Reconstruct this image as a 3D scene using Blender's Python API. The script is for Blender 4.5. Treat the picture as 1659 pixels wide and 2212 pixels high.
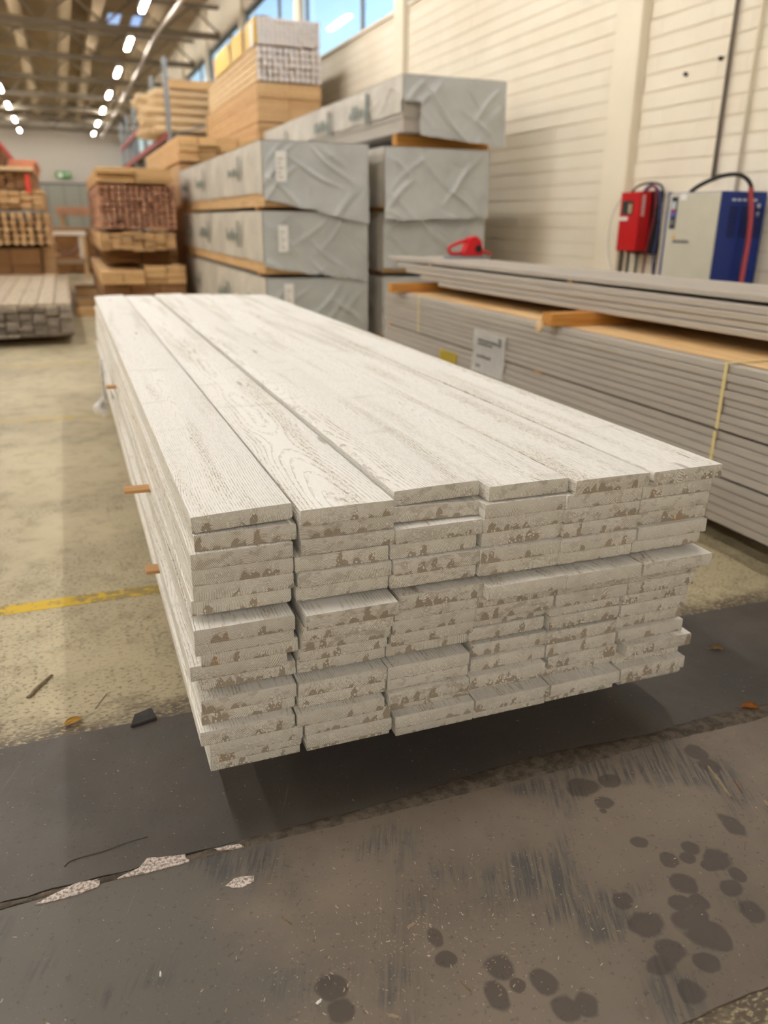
import bpy, bmesh, math, random
from mathutils import Vector, Matrix, noise
random.seed(7)
for o in list(bpy.data.objects): bpy.data.objects.remove(o)
scene = bpy.context.scene
C = scene.collection

# ------------------------------------------------------------------ camera
CAM_H = 1.19
cam_d = bpy.data.cameras.new('camera')
cam = bpy.data.objects.new('camera', cam_d); C.objects.link(cam)
RM = [[0.934412, 0.338106, 0.112063], [-0.356014, 0.876526, 0.323971], [0.01131, -0.342619, 0.939407]]
cam.matrix_world = Matrix(((RM[0][0], RM[0][2], -RM[0][1], 0), (RM[1][0], RM[1][2], -RM[1][1], 0),
                           (RM[2][0], RM[2][2], -RM[2][1], CAM_H), (0, 0, 0, 1)))
cam_d.sensor_fit = 'HORIZONTAL'; cam_d.sensor_width = 36; cam_d.lens = 1720 / 1659 * 36
cam_d.clip_start = .02; cam_d.clip_end = 200
cam_d.dof.use_dof = True; cam_d.dof.focus_distance = 1.62; cam_d.dof.aperture_fstop = 3.2
scene.camera = cam
scene.cycles.max_bounces = 6; scene.cycles.diffuse_bounces = 4; scene.cycles.glossy_bounces = 2; scene.cycles.transmission_bounces = 2; scene.cycles.use_light_tree = False
scene.view_settings.view_transform = 'Standard'; scene.view_settings.look = 'None'
scene.view_settings.exposure = 0.0; scene.view_settings.gamma = 1; scene.view_settings.use_curve_mapping = False
# ------------------------------------------------------------------ daylight outside
world = bpy.data.worlds.new('world'); scene.world = world; world.use_nodes = True
wn = world.node_tree.nodes; wl = world.node_tree.links
sky = wn.new('ShaderNodeTexSky'); sky.sky_type = 'NISHITA'; sky.sun_disc = False
sky.sun_elevation = math.radians(28); sky.sun_rotation = math.radians(250)
wn['Background'].inputs[1].default_value = 0.34
wl.new(sky.outputs[0], wn['Background'].inputs[0])
LAMP_STRENGTH = 130.0

# ------------------------------------------------------------------ helpers
def lin(r, g, b):
    f = lambda c: (c/255/12.92) if c/255 <= .04045 else ((c/255+.055)/1.055)**2.4
    return (f(r), f(g), f(b), 1)

class N:
    def __init__(s, name, rough=.6, spec=.3):
        s.m = bpy.data.materials.new(name); s.m.use_nodes = True
        s.t = s.m.node_tree; s.b = s.t.nodes['Principled BSDF']
        s.b.inputs['Roughness'].default_value = rough
        s.b.inputs['Specular IOR Level'].default_value = spec
        s._oc = None
    def node(s, ty, **kw):
        n = s.t.nodes.new(ty)
        for k, v in kw.items(): setattr(n, k, v)
        return n
    def put(s, sock, v):
        if isinstance(v, bpy.types.NodeSocket): s.t.links.new(v, sock)
        elif v is not None: sock.default_value = v
    def obj(s):
        if not s._oc: s._oc = s.node('ShaderNodeTexCoord').outputs['Object']
        return s._oc
    def pos(s): return s.node('ShaderNodeNewGeometry').outputs['Position']
    def rnd(s): return s.node('ShaderNodeObjectInfo').outputs['Random']
    def math(s, op, a, b=None, c=None, clamp=False):
        n = s.node('ShaderNodeMath', operation=op, use_clamp=clamp)
        s.put(n.inputs[0], a); s.put(n.inputs[1], b)
        if c is not None: s.put(n.inputs[2], c)
        return n.outputs[0]
    def vm(s, op, a, b=None):
        n = s.node('ShaderNodeVectorMath', operation=op)
        s.put(n.inputs[0], a); s.put(n.inputs[1], b)
        return n.outputs['Value'] if op in ('LENGTH', 'DISTANCE', 'DOT_PRODUCT') else n.outputs[0]
    def sep(s, v):
        n = s.node('ShaderNodeSeparateXYZ'); s.put(n.inputs[0], v); return n.outputs
    def comb(s, x, y, z):
        n = s.node('ShaderNodeCombineXYZ'); s.put(n.inputs[0], x); s.put(n.inputs[1], y); s.put(n.inputs[2], z)
        return n.outputs[0]
    def noise(s, vec, scale=1, detail=3, rough=.5, w=None, dist=0):
        n = s.node('ShaderNodeTexNoise')
        if w is not None: vec = s.vm('ADD', vec, s.comb(w, s.math('MULTIPLY', w, .61), s.math('MULTIPLY', w, 1.37)))
        s.put(n.inputs['Vector'], vec); s.put(n.inputs['Scale'], scale); s.put(n.inputs['Detail'], detail)
        s.put(n.inputs['Roughness'], rough); s.put(n.inputs['Distortion'], dist)
        return n.outputs[0]
    def vor(s, vec, scale=1, feature='F1'):
        n = s.node('ShaderNodeTexVoronoi', feature=feature)
        s.put(n.inputs['Vector'], vec); s.put(n.inputs['Scale'], scale); return n
    def step(s, v, a, b, lo=0., hi=1.):
        n = s.node('ShaderNodeMapRange', interpolation_type='SMOOTHSTEP')
        s.put(n.inputs[0], v); s.put(n.inputs[1], a); s.put(n.inputs[2], b); s.put(n.inputs[3], lo); s.put(n.inputs[4], hi)
        return n.outputs[0]
    def mix(s, f, a, b):
        n = s.node('ShaderNodeMix', data_type='RGBA')
        s.put(n.inputs[0], f); s.put(n.inputs[6], a); s.put(n.inputs[7], b); return n.outputs[2]
    def mulc(s, f, a, b):
        n = s.node('ShaderNodeMix', data_type='RGBA', blend_type='MULTIPLY')
        s.put(n.inputs[0], f); s.put(n.inputs[6], a); s.put(n.inputs[7], b); return n.outputs[2]
    def gray(s, v):
        return s.comb(v, v, v)
    def bump(s, h, strength=.4, dist=.002, prev=None):
        n = s.node('ShaderNodeBump'); s.put(n.inputs['Height'], h)
        n.inputs['Strength'].default_value = strength; n.inputs['Distance'].default_value = dist
        if prev is not None: s.put(n.inputs['Normal'], prev)
        s.t.links.new(n.outputs[0], s.b.inputs['Normal']); return n.outputs[0]
    def color(s, c): s.put(s.b.inputs['Base Color'], c); return s
    def roughness(s, v): s.put(s.b.inputs['Roughness'], v)

def plain(name, rgb, rough=.5, metal=0., spec=.3, vary=0., nscale=6, bump=0.):
    n = N(name, rough, spec); n.b.inputs['Metallic'].default_value = metal
    c = lin(*rgb)
    if vary:
        k = n.noise(n.obj(), nscale, 4)
        f = n.step(k, .3, .7, 1-vary, 1+vary*.5)
        n.color(n.mulc(1., c, n.gray(f)))
        if bump: n.bump(k, bump, .003)
    else: n.color(c)
    return n.m

def obj(name, me, mats=None, parent=None, loc=None, rot=None):
    if isinstance(me, bmesh.types.BMesh):
        bm = me; me = bpy.data.meshes.new(name); bm.to_mesh(me); bm.free()
    if mats is not None and len(me.materials) == 0:
        for m in (mats if isinstance(mats, (list, tuple)) else [mats]): me.materials.append(m)
    o = bpy.data.objects.new(name, me); C.objects.link(o)
    if parent: o.parent = parent
    if loc: o.location = loc
    if rot: o.rotation_euler = rot
    return o
def thing(name, label, cat, loc=(0, 0, 0), rz=0, group=None):
    o = bpy.data.objects.new(name, None); C.objects.link(o); o.empty_display_size = .05
    o.location = loc; o.rotation_euler = (0, 0, rz); return tag(o, label, cat, group)
def tag(o, label, cat, group=None):
    o['label'] = label; o['category'] = cat
    if group: o['group'] = group
    return o
def struct(o): o['kind'] = 'structure'; return o
def box(bm, x0, x1, y0, y1, z0, z1, mi=0, bev=0.):
    vs = [bm.verts.new(p) for p in ((x0,y0,z0),(x1,y0,z0),(x1,y1,z0),(x0,y1,z0),(x0,y0,z1),(x1,y0,z1),(x1,y1,z1),(x0,y1,z1))]
    fs = [bm.faces.new([vs[i] for i in q]) for q in ((3,2,1,0),(4,5,6,7),(0,1,5,4),(1,2,6,5),(2,3,7,6),(3,0,4,7))]
    for f in fs: f.material_index = mi
    if bev:
        es = set(e for f in fs for e in f.edges)
        bmesh.ops.bevel(bm, geom=list(es), offset=bev, segments=1, affect='EDGES', profile=.5)
    return fs
def boxm(x0, x1, y0, y1, z0, z1, bev=0.):
    bm = bmesh.new(); box(bm, x0, x1, y0, y1, z0, z1, 0, bev); return bm
def tube(bm, pts, r, n=8, mi=0, cap=True):
    pts = [Vector(p) for p in pts]; rings = []
    for i, p in enumerate(pts):
        d = (pts[min(i+1, len(pts)-1)] - pts[max(i-1, 0)]).normalized()
        u = d.cross(Vector((0, 0, 1)));
        if u.length < .05: u = d.cross(Vector((1, 0, 0)))
        u.normalize(); v = d.cross(u)
        rr = r[i] if isinstance(r, (list, tuple)) else r
        rings.append([bm.verts.new(p + (u*math.cos(2*math.pi*k/n) + v*math.sin(2*math.pi*k/n))*rr) for k in range(n)])
    for a, b in zip(rings, rings[1:]):
        for k in range(n):
            f = bm.faces.new((a[k], a[(k+1) % n], b[(k+1) % n], b[k])); f.smooth = True; f.material_index = mi
    if cap:
        bm.faces.new(rings[0][::-1]).material_index = mi; bm.faces.new(rings[-1]).material_index = mi
def tubem(pts, r, n=8):
    bm = bmesh.new(); tube(bm, pts, r, n); bmesh.ops.recalc_face_normals(bm, faces=bm.faces); return bm
def smooth_path(pts, k=6):
    P = [Vector(p) for p in pts]; out = []
    for i in range(len(P)-1):
        p0, p1, p2, p3 = P[max(i-1, 0)], P[i], P[i+1], P[min(i+2, len(P)-1)]
        for j in range(k):
            t = j/k
            out.append(.5*((2*p1)+(p2-p0)*t+(2*p0-5*p1+4*p2-p3)*t*t+(3*p1-p0-3*p2+p3)*t**3))
    return out + [P[-1]]
def prism(bm, poly, axis, a, b, mi=0):
    """poly: 2D outline; extruded along axis from a to b"""
    def P(u, v, w): return {'x': (w, u, v), 'y': (u, w, v), 'z': (u, v, w)}[axis]
    A = [bm.verts.new(P(u, v, a)) for u, v in poly]; B = [bm.verts.new(P(u, v, b)) for u, v in poly]
    n = len(poly); fs = [bm.faces.new(A), bm.faces.new(B[::-1])]
    for i in range(n): fs.append(bm.faces.new((A[i], B[i], B[(i+1) % n], A[(i+1) % n])))
    for f in fs: f.material_index = mi
    bmesh.ops.recalc_face_normals(bm, faces=fs)
ORD = ['first', 'second', 'third', 'fourth', 'fifth', 'sixth', 'seventh', 'eighth', 'ninth', 'tenth', 'eleventh', 'twelfth', 'thirteenth', 'fourteenth', 'fifteenth', 'sixteenth', 'seventeenth']

# ------------------------------------------------------------------ materials
def m_board(end):
    n = N('painted_board_end' if end else 'painted_board', .62, .25)
    p = n.obj(); x, y, z = n.sep(p)
    at = n.node('ShaderNodeAttribute', attribute_type='OBJECT', attribute_name='ring').outputs['Vector']
    rx, rz, sd = n.sep(at)
    sd10 = n.math('MULTIPLY', sd, 37.)
    # slow wander of the pith along the board gives cathedral grain
    wy = n.comb(n.math('MULTIPLY', y, 1.1), 0., 0.)
    w1 = n.math('SUBTRACT', n.noise(wy, 1, 2, w=sd10), .5)
    w2 = n.math('SUBTRACT', n.noise(wy, .9, 2, w=n.math('ADD', sd10, 9.)), .5)
    dx = n.math('ADD', n.math('SUBTRACT', x, rx), n.math('MULTIPLY', w1, .07))
    dz = n.math('ADD', n.math('SUBTRACT', z, rz), n.math('MULTIPLY', w2, .13))
    kv = n.comb(n.math('MULTIPLY', x, 9.), n.math('MULTIPLY', y, 1.7), n.math('MULTIPLY', sd, 91.))
    kd = n.vor(kv, 1.).outputs['Distance']
    kn = n.step(kd, .0, .30, 1., 0.)
    r = n.vm('LENGTH', n.comb(dx, dz, 0.))
    r = n.math('ADD', r, n.math('MULTIPLY', kn, .016))
    fine = n.noise(n.comb(n.math('MULTIPLY', x, 26.), n.math('MULTIPLY', y, 2.2), n.math('MULTIPLY', z, 26.)), 1, 3, w=sd10)
    r = n.math('ADD', r, n.math('MULTIPLY', n.math('SUBTRACT', fine, .5), .006))
    ph = n.math('FRACT', n.math('MULTIPLY', r, 330. if end else 190.))
    line = n.math('MULTIPLY', n.step(ph, .58 if not end else .45, .85), n.step(ph, .92, 1., 1., 0.))
    if not end:
        wear = n.noise(n.comb(n.math('MULTIPLY', x, 16.), n.math('MULTIPLY', y, 1.1), n.math('MULTIPLY', z, 16.)), 1, 3, w=sd10)
        wearm = n.step(wear, .47, .70)
        speck = n.noise(n.comb(n.math('MULTIPLY', x, 420.), n.math('MULTIPLY', y, 130.), n.math('MULTIPLY', z, 420.)), 1, 2)
        speckm = n.math('MULTIPLY', n.step(speck, .53, .66), wearm)
        brk = n.step(n.noise(n.comb(n.math('MULTIPLY', x, 150.), n.math('MULTIPLY', y, 45.), n.math('MULTIPLY', z, 150.)), 1, 2), .42, .62)
        gl = n.math('MULTIPLY', n.math('MULTIPLY', line, brk), n.math('ADD', n.math('MULTIPLY', wearm, .5), .34))
        c = n.mix(n.math('MULTIPLY', wearm, .26), lin(240, 237, 230), lin(212, 202, 182))
        c = n.mix(n.math('MULTIPLY', speckm, .7), c, lin(152, 136, 112))
        c = n.mix(n.math('MULTIPLY', gl, .95), c, lin(138, 128, 113))
        c = n.mix(n.step(kd, .035, .085, .55, 0.), c, lin(128, 112, 92))
        stain = n.step(n.noise(n.comb(n.math('MULTIPLY', x, 3.), n.math('MULTIPLY', y, 11.), 0.), 1, 4, w=sd10), .60, .74)
        c = n.mix(n.math('MULTIPLY', stain, .22), c, lin(172, 166, 148))
        n.color(c)
        h = n.math('ADD', n.math('MULTIPLY', line, -.8), n.math('MULTIPLY', speck, .7))
        n.bump(h, .8, .0016)
    else:
        # paint runs down the sawn end in tongues, leaving bare domes
        n2 = n.math('SUBTRACT', n.noise(n.comb(n.math('MULTIPLY', x, 17.), 0., 0.), 1, 1, .5, w=n.math('ADD', sd10, 5.)), .5)
        lvl = n.math('SUBTRACT', n.math('MULTIPLY', n.math('FRACT', n.math('MULTIPLY', sd, 7.31)), .7), .3)
        wz = n.noise(n.comb(n.math('MULTIPLY', x, 130.), 0., n.math('MULTIPLY', z, 130.)), 1, 1, .5, w=sd10)
        vd = n.node('ShaderNodeTexVoronoi', voronoi_dimensions='1D'); vd.inputs['Scale'].default_value = 1.
        n.put(vd.inputs['W'], n.math('ADD', n.math('ADD', n.math('MULTIPLY', x, 46.), n.math('MULTIPLY', sd, 173.)), n.math('MULTIPLY', wz, .5)))
        ce = n.sep(vd.outputs['Color'])
        dome = n.math('POWER', n.math('SUBTRACT', 1., n.math('POWER', n.math('MINIMUM', n.math('MULTIPLY', vd.outputs['Distance'], 2.1), 1.), 2.2)), .6)
        amp = n.math('ADD', n.math('ADD', n.math('MULTIPLY', ce[0], 1.1), n.math('MULTIPLY', n2, 2.2)), n.math('SUBTRACT', lvl, .52))
        bh = n.math('SUBTRACT', n.math('MULTIPLY', n.math('MINIMUM', n.math('MAXIMUM', amp, 0.), .95), dome), .02)
        cov = n.math('SUBTRACT', n.math('ADD', n.math('MULTIPLY', z, 1/.0313), n.math('MULTIPLY', n.math('SUBTRACT', wz, .5), .35)), bh)
        paint = n.step(cov, -.04, .10)
        thin = n.step(n.math('ADD', cov, n.math('MULTIPLY', n2, 1.2)), .05, 1.1, 1., .25)
        bare = n.mix(n.step(n.noise(n.comb(n.math('MULTIPLY', x, 13.), 0., n.math('MULTIPLY', z, 9.)), 1, 1, w=n.math('ADD', sd10, 11.)), .66, .76),
                     lin(174, 162, 146), lin(190, 155, 114))
        bare = n.mix(n.math('MULTIPLY', line, .55), bare, lin(104, 87, 70))
        c = n.mix(n.math('MULTIPLY', n.math('MULTIPLY', line, thin), .95, clamp=True), lin(226, 222, 213), lin(150, 137, 121))
        pz = n.noise(n.comb(n.math('MULTIPLY', x, 42.), 0., n.math('MULTIPLY', z, 60.)), 1, 2, .5, w=n.math('ADD', sd10, 21.))
        pm = n.math('MULTIPLY', n.step(pz, .50, .62), n.step(n.math('FRACT', n.math('MULTIPLY', sd, 3.77)), 0., 1., .15, .65))
        c = n.mix(pm, c, n.mix(n.math('MULTIPLY', line, .8), lin(190, 180, 166), lin(132, 118, 102)))
        c = n.mix(paint, bare, c)
        n.color(c)
        lump = n.noise(n.comb(n.math('MULTIPLY', x, 300.), 0., n.math('MULTIPLY', z, 300.)), 1, 2)
        h = n.math('ADD', n.math('MULTIPLY', paint, .5), n.math('MULTIPLY', line, -.55))
        h = n.math('ADD', h, n.math('MULTIPLY', lump, .55))
        n.bump(h, .9, .0015)
    return n.m
BOARD = m_board(False); BOARD_END = m_board(True)
PAINT = plain('paint_bead', (224, 220, 210), .45)

def m_timber(name, base, dark, axis='y', grain=1., rough=.65, streak=.5):
    n = N(name, rough, .2); x, y, z = n.sep(n.obj()); rd = n.math('MULTIPLY', n.rnd(), 50.)
    s = (60., 3., 60.) if axis == 'y' else (3., 60., 60.)
    v = n.comb(n.math('MULTIPLY', x, s[0]), n.math('MULTIPLY', y, s[1]), n.math('MULTIPLY', z, s[2]))
    g = n.noise(v, grain, 3, w=rd); l = n.noise(n.obj(), 2.5, 2, w=rd)
    f = n.math('ADD', n.math('MULTIPLY', n.step(g, .35, .7), streak), n.math('MULTIPLY', n.math('FRACT', n.math('MULTIPLY', rd, .731)), .35))
    f = n.math('ADD', f, n.math('MULTIPLY', n.math('SUBTRACT', l, .5), .5), clamp=True)
    n.color(n.mix(f, lin(*base), lin(*dark))); n.bump(g, .25, .002); return n.m
T_LIGHT = m_timber('timber_light', (228, 194, 144), (198, 154, 102))
T_TAN = m_timber('timber_tan', (214, 180, 134), (176, 136, 92))
T_BROWN = m_timber('timber_brown', (188, 148, 108), (136, 98, 68))
T_RED = m_timber('timber_red', (200, 154, 124), (152, 108, 84))
T_DARK = m_timber('timber_dark', (142, 104, 66), (98, 68, 40))
T_CREAM = m_timber('timber_cream', (230, 206, 166), (196, 163, 118))
T_ORANGE = m_timber('timber_orange', (206, 150, 80), (166, 108, 50), 'x')
T_LATH = m_timber('lath_wood', (206, 165, 116), (178, 132, 84), 'x')
T_GREY = m_timber('grey_painted_board', (182, 175, 165), (163, 155, 145), streak=.35)
T_GREYB = m_timber('weathered_plank', (192, 178, 155), (150, 132, 112))
T_GREYE = m_timber('weathered_plank_end', (170, 161, 152), (84, 74, 68), streak=.6)
T_WHITE_END = plain('white_board_end', (226, 224, 226), .7, vary=.12)

def m_tarp():
    n = N('grey_tarpaulin', .33, .5); k = n.noise(n.obj(), 3.2, 4)
    n.color(n.mix(n.step(k, .3, .75), lin(196, 199, 198), lin(178, 181, 180)))
    a = n.noise(n.obj(), 22, 3); n.bump(a, .12, .004); return n.m
TARP = m_tarp()
def m_tarp2():
    n = N('wrap_side_film', .5, .35); k = n.noise(n.obj(), 3., 4)
    n.color(n.mix(n.step(k, .3, .75), lin(205, 199, 188), lin(178, 172, 162)))
    a = n.noise(n.obj(), 18, 3); n.bump(a, .15, .004); return n.m
TARP_SIDE = m_tarp2()
PRINT = plain('dark_print', (112, 122, 116), .6)
PAPER = plain('paper_sheet', (245, 243, 239), .8, vary=.06, nscale=30)
INK = plain('printed_ink', (70, 68, 66), .8)
YELLOW_PAPER = plain('yellow_paper', (226, 202, 84), .8, vary=.08, nscale=40)
STRAP = plain('pale_strap', (222, 206, 150), .4)
BLACK = plain('black_rubber', (34, 33, 32), .55)
STEEL = plain('galvanised_steel', (140, 148, 155), .45, .3, vary=.1)
RED_STEEL = plain('red_beam_paint', (150, 48, 42), .5)
RED = plain('red_enamel', (186, 20, 26), .35)
RED2 = plain('red_plastic', (205, 30, 40), .35)
WALLP = plain('painted_wall', (236, 226, 206), .75, vary=.05, nscale=1.5)
def m_brick():
    n = N('painted_brick', .75, .2); k = n.noise(n.pos(), 1.2, 3); r = n.rnd()
    c = n.mix(n.step(k, .35, .7), lin(238, 230, 213), lin(230, 220, 201))
    c = n.mix(n.math('MULTIPLY', r, .35), c, lin(240, 226, 208))
    n.color(c); n.bump(n.noise(n.pos(), 35, 3), .2, .004); return n.m
BRICK = m_brick()
MORTAR = plain('painted_mortar', (224, 213, 193), .85)

# ------------------------------------------------------------------ floor
STAINS = [(0.967, 1.148, 0.019, 0.019), (0.948, 1.125, 0.007, 0.007), (0.962, 1.023, 0.017, 0.015), (0.988, 0.962, 0.019, 0.02), (1.026, 0.953, 0.017, 0.015), (1.052, 0.973, 0.019, 0.02), (1.079, 0.931, 0.029, 0.027), (1.052, 0.924, 0.015, 0.014), (1.088, 0.886, 0.016, 0.019), (1.051, 0.864, 0.021, 0.02), (0.972, 0.904, 0.026, 0.024), (1.048, 0.807, 0.021, 0.025), (0.836, 0.91, 0.021, 0.019), (0.845, 0.85, 0.032, 0.027), (0.934, 0.868, 0.021, 0.019), (0.97, 0.855, 0.018, 0.019), (0.931, 0.832, 0.039, 0.024), (0.933, 0.796, 0.037, 0.031), (0.85, 0.79, 0.027, 0.022), (0.815, 0.774, 0.025, 0.019), (0.948, 0.779, 0.018, 0.023), (0.89, 0.749, 0.021, 0.02), (0.827, 0.712, 0.022, 0.021), (0.61, 0.813, 0.02, 0.026), (0.617, 0.761, 0.022, 0.024), (0.651, 0.754, 0.019, 0.021), (1.179, 0.996, 0.02, 0.033), (0.949, 1.205, 0.038, 0.029), (1.021, 1.203, 0.025, 0.024), (1.277, 1.221, 0.025, 0.028), (1.271, 1.169, 0.024, 0.023), (0.563, 0.822, 0.011, 0.013), (0.476, 0.958, 0.014, 0.021), (0.474, 0.911, 0.017, 0.015), (0.553, 0.865, 0.025, 0.024), (0.523, 0.819, 0.018, 0.028), (0.607, 0.814, 0.019, 0.025), (0.276, 0.925, 0.024, 0.024), (0.277, 0.881, 0.02, 0.023), (0.565, 0.823, 0.013, 0.012)]
def m_concrete():
    n = N('worn_concrete', .5, .35); p = n.pos(); x, y, z = n.sep(p)
    a = n.noise(p, 1.3, 5, .6); b = n.noise(p, 9., 5, .65)
    near = n.step(y, 1.9, 4.5, 1., 0.)
    c = n.mix(n.step(a, .3, .7), lin(190, 178, 146), lin(166, 154, 126))
    c = n.mix(n.math('MULTIPLY', n.step(b, .48, .70), .45), c, lin(138, 127, 104))
    # pits
    pit = n.noise(n.comb(n.math('MULTIPLY', x, 70.), n.math('MULTIPLY', y, 120.), 0.), 1, 4, .6)
    zone = n.noise(p, 2.6, 3)
    pm = n.math('MULTIPLY', n.step(pit, .54, .62), n.step(n.math('ADD', zone, n.math('MULTIPLY', near, .22)), .48, .66))
    c = n.mix(n.math('MULTIPLY', pm, .75), c, lin(98, 88, 64))
    # grime beside the dark plates
    wob = n.noise(n.comb(n.math('MULTIPLY', x, 6.), n.math('MULTIPLY', y, 9.), 0.), 1, 5, .7)
    d = n.math('ADD', n.math('ABSOLUTE', n.math('SUBTRACT', y, 1.24)), n.math('MULTIPLY', n.math('SUBTRACT', wob, .5), -.34))
    g = n.math('MULTIPLY', n.step(d, .56, .70, 1., 0.), n.step(pit, .30, .52))
    c = n.mix(g, c, lin(92, 80, 66))
    # crack lines
    cr = n.noise(n.comb(n.math('MULTIPLY', x, 1.6), n.math('MULTIPLY', y, .9), 3.), 1, 5, .6)
    cm = n.step(n.math('ABSOLUTE', n.math('SUBTRACT', cr, .5)), 0., .004, .30, 0.)
    c = n.mix(cm, c, lin(86, 76, 58))
    n.color(c); n.roughness(n.step(b, .3, .7, .42, .62))
    h = n.math('ADD', n.math('MULTIPLY', pm, -.8), n.math('MULTIPLY', n.noise(p, 140, 3), .35)); n.bump(h, .35, .003)
    return n.m
def m_plate(name, front):
    n = N(name, .55, .4); p = n.pos(); x, y, z = n.sep(p)
    a = n.noise(p, 2.2, 4, .6)
    if front:
        c = n.mix(n.step(a, .32, .68), lin(126, 114, 101), lin(108, 98, 87))
        wn_ = n.step(n.math('ADD', x, n.math('MULTIPLY', n.math('SUBTRACT', n.noise(p, 5., 4, .6), .5), .55)), .08, .36)
        c = n.mix(wn_, lin(98, 92, 85), c)
    else: c = n.mix(n.step(a, .32, .68), lin(86, 80, 74), lin(74, 69, 64))
    # scuffed streaks
    u = n.math('ADD', n.math('MULTIPLY', x, .92), n.math('MULTIPLY', y, -.38)); v = n.math('ADD', n.math('MULTIPLY', x, .38), n.math('MULTIPLY', y, .92))
    st = n.noise(n.comb(n.math('MULTIPLY', u, 130.), n.math('MULTIPLY', v, 7.), 0.), 1, 4, .65)
    zn = n.noise(p, 4.5, 3, .55)
    sm = n.math('MULTIPLY', n.step(st, .40, .60), n.step(zn, .52, .66))
    c = n.mix(n.math('MULTIPLY', sm, .80 if front else .35), c, lin(66, 68, 69))
    st2 = n.noise(n.comb(n.math('MULTIPLY', u, 190.), n.math('MULTIPLY', v, 3.), 7.), 1, 3, .6)
    c = n.mix(n.math('MULTIPLY', n.math('MULTIPLY', n.step(st2, .64, .72), n.step(n.noise(p, 3.1, 2), .45, .62)), .32), c, lin(150, 138, 122))
    fl = n.noise(p, 330, 2); c = n.mix(n.step(fl, .715, .75, 0., .5), c, lin(170, 158, 138))
    dk = n.noise(p, 120, 2); c = n.mix(n.step(dk, .62, .72, 0., .35), c, lin(45, 41, 37))
    ro = n.step(a, .3, .7, .42, .6)
    if front:
        wob = n.noise(p, 26., 2); wob = n.math('MULTIPLY', n.math('SUBTRACT', wob, .5), .8)
        m = None
        for sx, sy, ra, rb in STAINS:
            q = n.vm('MULTIPLY', n.vm('SUBTRACT', p, (sx, sy, 0)), (.9/ra, .9/rb, 0))
            l = n.vm('LENGTH', q); m = l if m is None else n.math('SMOOTH_MIN', m, l, .18)
        sp = n.vor(p, 9.5); sl = n.math('MULTIPLY', sp.outputs['Distance'], 9.)
        m = n.math('ADD', m, wob)
        k = n.step(m, .78, 1.08, 1., 0.)
        c = n.mix(n.math('MULTIPLY', k, .70), c, lin(62, 55, 50)); ro = n.math('MULTIPLY', ro, n.math('SUBTRACT', 1., n.math('MULTIPLY', k, .12)))
    n.color(c); n.roughness(ro)
    h = n.math('ADD', n.math('MULTIPLY', n.noise(p, 55, 4), .6), n.math('MULTIPLY', st2, .25)); n.bump(h, .22, .003)
    return n.m
CONC = m_concrete(); PLATE1 = m_plate('dark_plate', False); PLATE2 = m_plate('worn_brown_plate', True)
bm = bmesh.new(); box(bm, -13, 4.6, -22, 56, -.1, 0)
floor = struct(obj('floor', bm, CONC))
def ragged_plate(y0, y1, amp, mat, seed, z1=.004, x0=-3.0, x1=4.45):
    bm = bmesh.new(); nx = 380; A = []; B = []
    for i in range(nx+1):
        x = x0+(x1-x0)*i/nx
        e = lambda s: (noise.noise((x*5, s, 0))*.6+noise.noise((x*23, s, 3))*.3+noise.noise((x*70, s, 5))*.15)*amp
        A.append((x, y0+e(seed))); B.append((x, y1+e(seed+9)))
    va = [bm.verts.new((x, y, z1)) for x, y in A]; vb = [bm.verts.new((x, y, z1)) for x, y in B]
    wa = [bm.verts.new((x, y, 0.0003)) for x, y in A]; wb = [bm.verts.new((x, y, 0.0003)) for x, y in B]
    for i in range(nx):
        bm.faces.new((va[i], va[i+1], vb[i+1], vb[i])); bm.faces.new((wa[i], wa[i+1], va[i+1], va[i])); bm.faces.new((vb[i], vb[i+1], wb[i+1], wb[i]))
    return bm
obj('floor_plate', ragged_plate(1.305, 1.80, .012, PLATE1, 1), PLATE1, floor)
obj('floor_plate', ragged_plate(.675, 1.287, .010, PLATE2, 30), PLATE2, floor)
# torn lip along the joint
def m_lip():
    n = N('torn_joint_lip', .8, .2); p = n.pos(); k = n.noise(p, 40, 4, .7)
    n.color(n.mix(n.step(k, .35, .65), lin(104, 94, 82), lin(72, 65, 57))); n.bump(k, .6, .006); return n.m
bm = bmesh.new(); rows = []
NX = 300
for i in range(NX+1):
    x = -1.2+5.0*i/NX
    wob = noise.noise((x*3, 4, 0)); w = .016+.022*max(0, noise.noise((x*2.1+1.3, 8, 0))+.15)+.030*math.exp(-((x-.93)/.22)**2)+.01*math.exp(-((x-1.35)/.2)**2)
    w *= .35+.65*min(1, max(0, (x+.15)/.5)); hgt = (.0025+.006*abs(noise.noise((x*9, 2, 1))))*(.4+.6*min(1, max(0, (x+.1)/.5)))
    yc = 1.296+.006*wob+.4*(w-.02)*(1 if x > .5 else .4); rr = []
    for j in range(7):
        t = j/6-.5
        yy = yc+t*2*w*.8+.004*noise.noise((x*40, j*3.1, 0)); zz = .0045+hgt*(1-(2*t)**2)+.0025*noise.noise((x*60, j*2., 5))*(1-(2*t)**2)
        rr.append(bm.verts.new((x, yy, max(.0006, zz-.0015 if abs(t) > .45 else zz))))
    rows.append(rr)
for a, b in zip(rows, rows[1:]):
    for j in range(6): bm.faces.new((a[j], b[j], b[j+1], a[j+1]))
obj('joint_lip', bm, m_lip(), floor)
bm = bmesh.new()
tube(bm, smooth_path([(-.135, 1.355, .0035), (-.125, 1.366, .0045), (-.10, 1.371, .004), (-.06, 1.372, .0045), (-.02, 1.380, .004), (.025, 1.383, .0035)], 6), .0022, 6)
obj('torn_ridge', bm, PLATE1, floor)
def m_mortar():
    n = N('pale_mortar', .9, .1); k = n.noise(n.pos(), 160, 4, .7)
    n.color(n.mix(n.step(k, .42, .62), lin(222, 210, 202), lin(138, 124, 114))); n.bump(k, .6, .004); return n.m
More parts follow.
